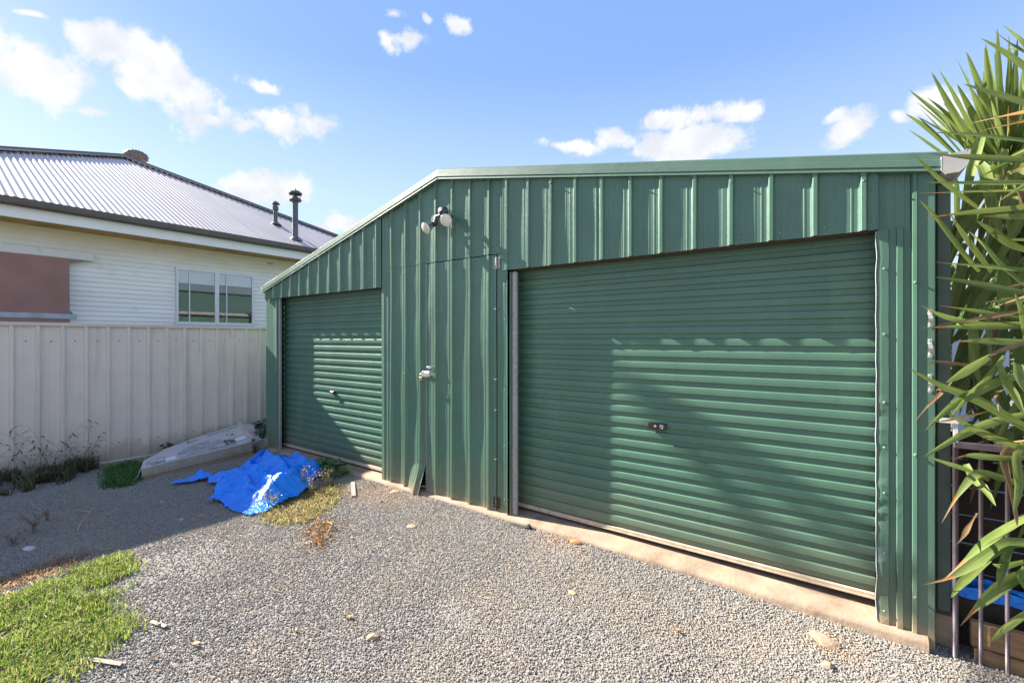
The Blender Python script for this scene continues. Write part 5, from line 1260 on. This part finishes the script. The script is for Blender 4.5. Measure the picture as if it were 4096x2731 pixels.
LEAVES = [
('green',0.05,[[7.141,0.3,3.141],[7.277,0.46,2.882],[7.408,0.62,2.692]]),
('green',0.045,[[7.175,0.3,3.139],[7.282,0.46,2.972],[7.379,0.62,2.787]]),
('green',0.05,[[7.249,0.3,3.034],[7.352,0.46,2.861],[7.459,0.62,2.667]]),
('green',0.05,[[7.285,0.3,3.205],[7.379,0.46,2.994],[7.478,0.62,2.696]]),
('green',0.04,[[7.28,0.3,3.116],[7.333,0.46,3.022],[7.408,0.62,2.84]]),
('green',0.045,[[7.358,0.3,3.202],[7.406,0.46,3.043],[7.473,0.62,2.763]]),
('green',0.05,[[7.406,0.3,3.288],[7.442,0.46,3.064],[7.496,0.62,2.724]]),
('green',0.035,[[7.352,0.3,3.075],[7.388,0.46,3.017],[7.436,0.62,2.872]]),
('green',0.04,[[7.455,0.3,3.16],[7.483,0.46,3.012],[7.51,0.62,2.787]]),
('green',0.05,[[7.47,0.3,3.145],[7.503,0.46,3.006],[7.528,0.62,2.749]]),
('green',0.045,[[7.502,0.3,3.018],[7.528,0.46,2.911],[7.546,0.62,2.699]]),
('green',0.045,[[7.077,0.3,2.985],[7.219,0.46,2.858],[7.35,0.62,2.719]]),
('green',0.035,[[7.093,0.3,2.943],[7.21,0.46,2.834],[7.321,0.62,2.726]]),
('green',0.045,[[7.028,0.3,2.932],[7.16,0.46,2.847],[7.301,0.62,2.71]]),
('green',0.04,[[7.041,0.3,2.833],[7.135,0.46,2.792],[7.251,0.62,2.729]]),
('green',0.035,[[7.169,0.3,2.902],[7.258,0.46,2.821],[7.35,0.62,2.726]]),
('green',0.035,[[7.078,0.3,2.905],[7.185,0.46,2.82],[7.291,0.62,2.733]]),
('green',0.03,[[7.289,0.3,2.723],[7.31,0.46,2.716],[7.36,0.62,2.656]]),
('green',0.05,[[7.214,-0.42,2.923],[7.288,-0.363,2.867],[7.372,-0.307,2.789],[7.48,-0.25,2.657]]),
('green',0.05,[[7.255,-0.42,2.941],[7.315,-0.363,2.889],[7.372,-0.307,2.853],[7.474,-0.25,2.747]]),
('green',0.045,[[7.281,-0.42,2.954],[7.326,-0.363,2.924],[7.372,-0.307,2.887],[7.464,-0.25,2.765]]),
('green',0.05,[[7.161,-0.42,2.738],[7.261,-0.363,2.691],[7.372,-0.307,2.637],[7.512,-0.25,2.555]]),
('green',0.04,[[7.205,-0.42,2.59],[7.288,-0.363,2.569],[7.372,-0.307,2.541],[7.512,-0.25,2.492]]),
('green',0.045,[[7.052,-0.42,2.55],[7.201,-0.363,2.521],[7.372,-0.307,2.47],[7.512,-0.25,2.43]]),
('tip',0.045,[[7.036,-0.42,2.459],[7.183,-0.363,2.424],[7.372,-0.307,2.384],[7.512,-0.25,2.362]]),
('green',0.03,[[6.99,-0.42,2.469],[7.07,-0.363,2.374],[7.147,-0.307,2.296],[7.238,-0.25,2.21]]),
('green',0.04,[[7.034,-0.42,2.324],[7.201,-0.363,2.301],[7.372,-0.307,2.285],[7.528,-0.25,2.277]]),
('tip',0.04,[[6.995,-0.42,2.28],[7.183,-0.363,2.264],[7.372,-0.307,2.251],[7.512,-0.25,2.27]]),
('green',0.03,[[7.016,-0.4,2.25],[7.089,-0.34,2.158],[7.185,-0.28,1.999],[7.248,-0.22,1.917]]),
('tip',0.04,[[7.026,-0.4,2.162],[7.191,-0.34,2.178],[7.378,-0.28,2.186],[7.524,-0.22,2.214]]),
('tip',0.045,[[7.216,-0.4,2.143],[7.297,-0.34,2.141],[7.378,-0.28,2.141],[7.524,-0.22,2.131]]),
('green',0.06,[[7.119,-0.4,2.171],[7.165,-0.34,2.084],[7.223,-0.28,1.994],[7.285,-0.22,1.908]]),
('tip',0.045,[[7.064,-0.4,1.955],[7.212,-0.34,1.931],[7.378,-0.28,1.903],[7.524,-0.22,1.888]]),
('green',0.05,[[7.068,-0.4,1.885],[7.212,-0.34,1.849],[7.378,-0.28,1.799],[7.524,-0.22,1.766]]),
('tip',0.035,[[7.076,-0.4,1.755],[7.198,-0.34,1.728],[7.309,-0.28,1.702],[7.459,-0.22,1.68]]),
('tip',0.04,[[7.018,-0.4,1.76],[7.093,-0.34,1.711],[7.17,-0.28,1.685],[7.285,-0.22,1.663]]),
('tip',0.05,[[7.012,-0.4,1.65],[7.183,-0.34,1.657],[7.378,-0.28,1.663],[7.524,-0.22,1.678]]),
('dead',0.04,[[7.066,-0.4,1.66],[7.227,-0.34,1.692],[7.378,-0.28,1.725],[7.524,-0.22,1.751]]),
('tip',0.045,[[7.126,-0.4,1.585],[7.227,-0.34,1.59],[7.378,-0.28,1.583],[7.524,-0.22,1.591]]),
('tip',0.045,[[7.23,-0.4,1.761],[7.297,-0.34,1.767],[7.378,-0.28,1.777],[7.524,-0.22,1.8]]),
('dead',0.03,[[7.043,-0.4,1.455],[7.078,-0.34,1.49],[7.2,-0.28,1.475],[7.285,-0.22,1.481]]),
('green',0.045,[[7.323,-0.4,1.797],[7.358,-0.34,1.708],[7.385,-0.28,1.605],[7.405,-0.22,1.47]]),
('green',0.05,[[7.206,-0.4,2.125],[7.276,-0.34,2.074],[7.344,-0.28,2.021],[7.459,-0.22,1.968]]),
('green',0.06,[[7.181,-0.4,2.081],[7.241,-0.34,2.014],[7.302,-0.28,1.935],[7.391,-0.22,1.843]]),
('dead',0.035,[[7.188,-0.4,1.481],[7.276,-0.34,1.536],[7.378,-0.28,1.581],[7.491,-0.22,1.63]]),
('green',0.055,[[6.965,-0.55,1.466],[7.079,-0.5,1.391],[7.208,-0.45,1.328],[7.351,-0.4,1.224],[7.454,-0.35,1.163]]),
('green',0.06,[[7.019,-0.55,1.193],[7.103,-0.5,1.296],[7.19,-0.45,1.365],[7.29,-0.4,1.423],[7.399,-0.35,1.456]]),
('green',0.055,[[7.095,-0.55,1.25],[7.146,-0.5,1.325],[7.202,-0.45,1.391],[7.249,-0.4,1.448],[7.3,-0.35,1.523]]),
('green',0.06,[[7.012,-0.55,1.074],[7.116,-0.5,1.159],[7.208,-0.45,1.22],[7.293,-0.4,1.255],[7.399,-0.35,1.287]]),
('green',0.05,[[7.092,-0.55,1.278],[7.187,-0.483,1.208],[7.287,-0.417,1.158],[7.399,-0.35,1.115]]),
('green',0.03,[[7.027,-0.55,1.08],[7.096,-0.483,1.047],[7.174,-0.417,1.015],[7.255,-0.35,0.966]]),
('tip',0.04,[[7.104,-0.55,1.077],[7.158,-0.5,1.094],[7.225,-0.45,1.089],[7.304,-0.4,1.082],[7.399,-0.35,1.095]]),
('tip',0.05,[[7.072,-0.55,0.795],[7.123,-0.51,0.903],[7.181,-0.47,0.995],[7.223,-0.43,1.011],[7.306,-0.39,0.985],[7.386,-0.35,0.956]]),
('dead',0.03,[[6.981,-0.55,1.223],[7.036,-0.483,1.297],[7.096,-0.417,1.361],[7.137,-0.35,1.405]]),
('dead',0.025,[[7.029,-0.55,1.239],[7.081,-0.483,1.232],[7.195,-0.417,1.264],[7.285,-0.35,1.289]]),
('dead',0.07,[[7.298,-0.55,0.837],[7.3,-0.5,0.893],[7.297,-0.45,0.978],[7.287,-0.4,1.08],[7.329,-0.35,1.147]]),
('green',0.08,[[7.287,-0.55,0.885],[7.312,-0.483,0.99],[7.318,-0.417,1.096],[7.358,-0.35,1.151]]),
('green',0.05,[[7.238,-0.55,0.906],[7.216,-0.483,0.959],[7.195,-0.417,0.98],[7.182,-0.35,1.027]]),
('green',0.07,[[7.087,-0.55,1.409],[7.166,-0.45,1.464],[7.255,-0.35,1.522]]),
('green',0.07,[[7.318,-0.55,1.29],[7.304,-0.483,1.356],[7.289,-0.417,1.418],[7.285,-0.35,1.489]]),
('green',0.08,[[7.318,-0.55,1.383],[7.327,-0.45,1.426],[7.34,-0.35,1.491]]),
('dead',0.02,[[7.058,-0.55,1.315],[7.069,-0.45,1.369],[7.108,-0.35,1.354]]),
('dead',0.03,[[7.246,-0.55,1.299],[7.26,-0.45,1.361],[7.303,-0.35,1.376]]),
('tip',0.06,[[7.07,-0.6,0.567],[7.145,-0.556,0.657],[7.213,-0.512,0.732],[7.275,-0.468,0.784],[7.346,-0.424,0.837],[7.439,-0.38,0.887]]),
('tip',0.075,[[7.001,-0.6,0.527],[7.105,-0.556,0.576],[7.189,-0.512,0.652],[7.275,-0.468,0.724],[7.346,-0.424,0.735],[7.439,-0.38,0.735]]),
('tip',0.07,[[7.123,-0.6,0.393],[7.186,-0.545,0.474],[7.271,-0.49,0.566],[7.343,-0.435,0.611],[7.439,-0.38,0.651]]),
('green',0.07,[[7.211,-0.6,0.36],[7.269,-0.527,0.41],[7.339,-0.453,0.453],[7.439,-0.38,0.524]]),
('tip',0.05,[[7.231,-0.6,0.56],[7.252,-0.527,0.605],[7.287,-0.453,0.679],[7.323,-0.38,0.726]]),
('dead',0.035,[[7.111,-0.6,0.731],[7.144,-0.527,0.749],[7.177,-0.453,0.781],[7.212,-0.38,0.819]]),
('green',0.05,[[7.095,-0.6,0.503],[7.137,-0.527,0.539],[7.187,-0.453,0.571],[7.25,-0.38,0.618]]),
('green',0.08,[[7.345,-0.6,0.57],[7.329,-0.527,0.579],[7.325,-0.453,0.596],[7.353,-0.38,0.613]]),
('green',0.04,[[7.218,-0.6,0.683],[7.255,-0.527,0.656],[7.293,-0.453,0.64],[7.353,-0.38,0.643]])]
for kind, w, pts in LEAVES: yleaf(kind, w, pts)
def proj_x(p):
    dx, dy = p.x - CAM.x, p.y - CAM.y
    zc = dx * -.5858 + dy * .8104
    return 1176 + 1045.3 * (dx * .8104 + dy * .5858) / max(zc, .2)
# the rest of each crown: blades all round, drooping with age
for hi, h in enumerate(HEADS):
    made = 0; tries = 0
    want = (52, 46, 46, 34)[hi]
    while made < want and tries < 2500:
        tries += 1
        az = yr.uniform(0, 2 * PI) if yr.random() < .35 else R(yr.uniform(95, 285)); el = R(yr.uniform(-55, 82)); L_ = yr.uniform(.5, .78)
        d = Vector((math.cos(az) * math.cos(el), math.sin(az) * math.cos(el), math.sin(el)))
        H_ = Vector(h); dr = .10 + .30 * max(0, math.cos(el)) * yr.random()
        pts = [H_ + d * L_ - Vector((0, 0, dr * L_)), H_ + d * L_ * .66 - Vector((0, 0, dr * L_ * .40)), H_ + d * L_ * .33 - Vector((0, 0, dr * L_ * .08)), H_ + d * .03]
        tip = pts[0]
        lim = 2240 if tip.y < .1 else 2195
        if min(proj_x(p) for p in pts) < lim or tip.y < -.95: continue
        if tip.x < 7.19 and tip.y > 0: continue
        if tip.z < .12 : continue
        kind = 'dead' if el < R(-38) and yr.random() < .6 else 'tip' if yr.random() < .6 and el < R(30) else 'green'
        yleaf(kind, yr.uniform(.045, .065), pts, None, 10); made += 1
# the upright fan against the sky
made = 0
while made < 46:
    az = yr.uniform(0, 2 * PI); el = R(yr.uniform(12, 85)); L_ = yr.uniform(.58, .80)
    d = Vector((math.cos(az) * math.cos(el), math.sin(az) * math.cos(el), math.sin(el))); H_ = Vector(HEADS[0]); dr = .10 * math.cos(el) ** 2
    pts = [H_ + d * L_ - Vector((0, 0, dr * L_)), H_ + d * L_ * .66 - Vector((0, 0, dr * L_ * .4)), H_ + d * L_ * .33, H_ + d * .03]
    if pts[0].x < 7.05 or (pts[0].y < .05 and pts[0].x < 7.3): continue
    yleaf('green', yr.uniform(.045, .06), pts, None, 10); made += 1
# skirt of old hanging leaves inside the plant
for i in range(150):
    hx = yr.uniform(7.30, 7.95); hy = yr.uniform(.22, 1.25); hz = yr.uniform(1.05, 2.75)
    dx = yr.uniform(-.30, .15); L_ = yr.uniform(.45, .7)
    if hx + dx < 7.22: dx = 7.22 - hx
    pts = [(hx + dx, hy + yr.uniform(-.1, .1), hz - L_ * yr.uniform(.5, .95)), (hx + dx * .65, hy, hz - L_ * .42), (hx + dx * .25, hy, hz - L_ * .10), (hx, hy + .04, hz)]
    yleaf('green' if i % 6 else 'dead', yr.uniform(.06, .09), pts, None, 8)
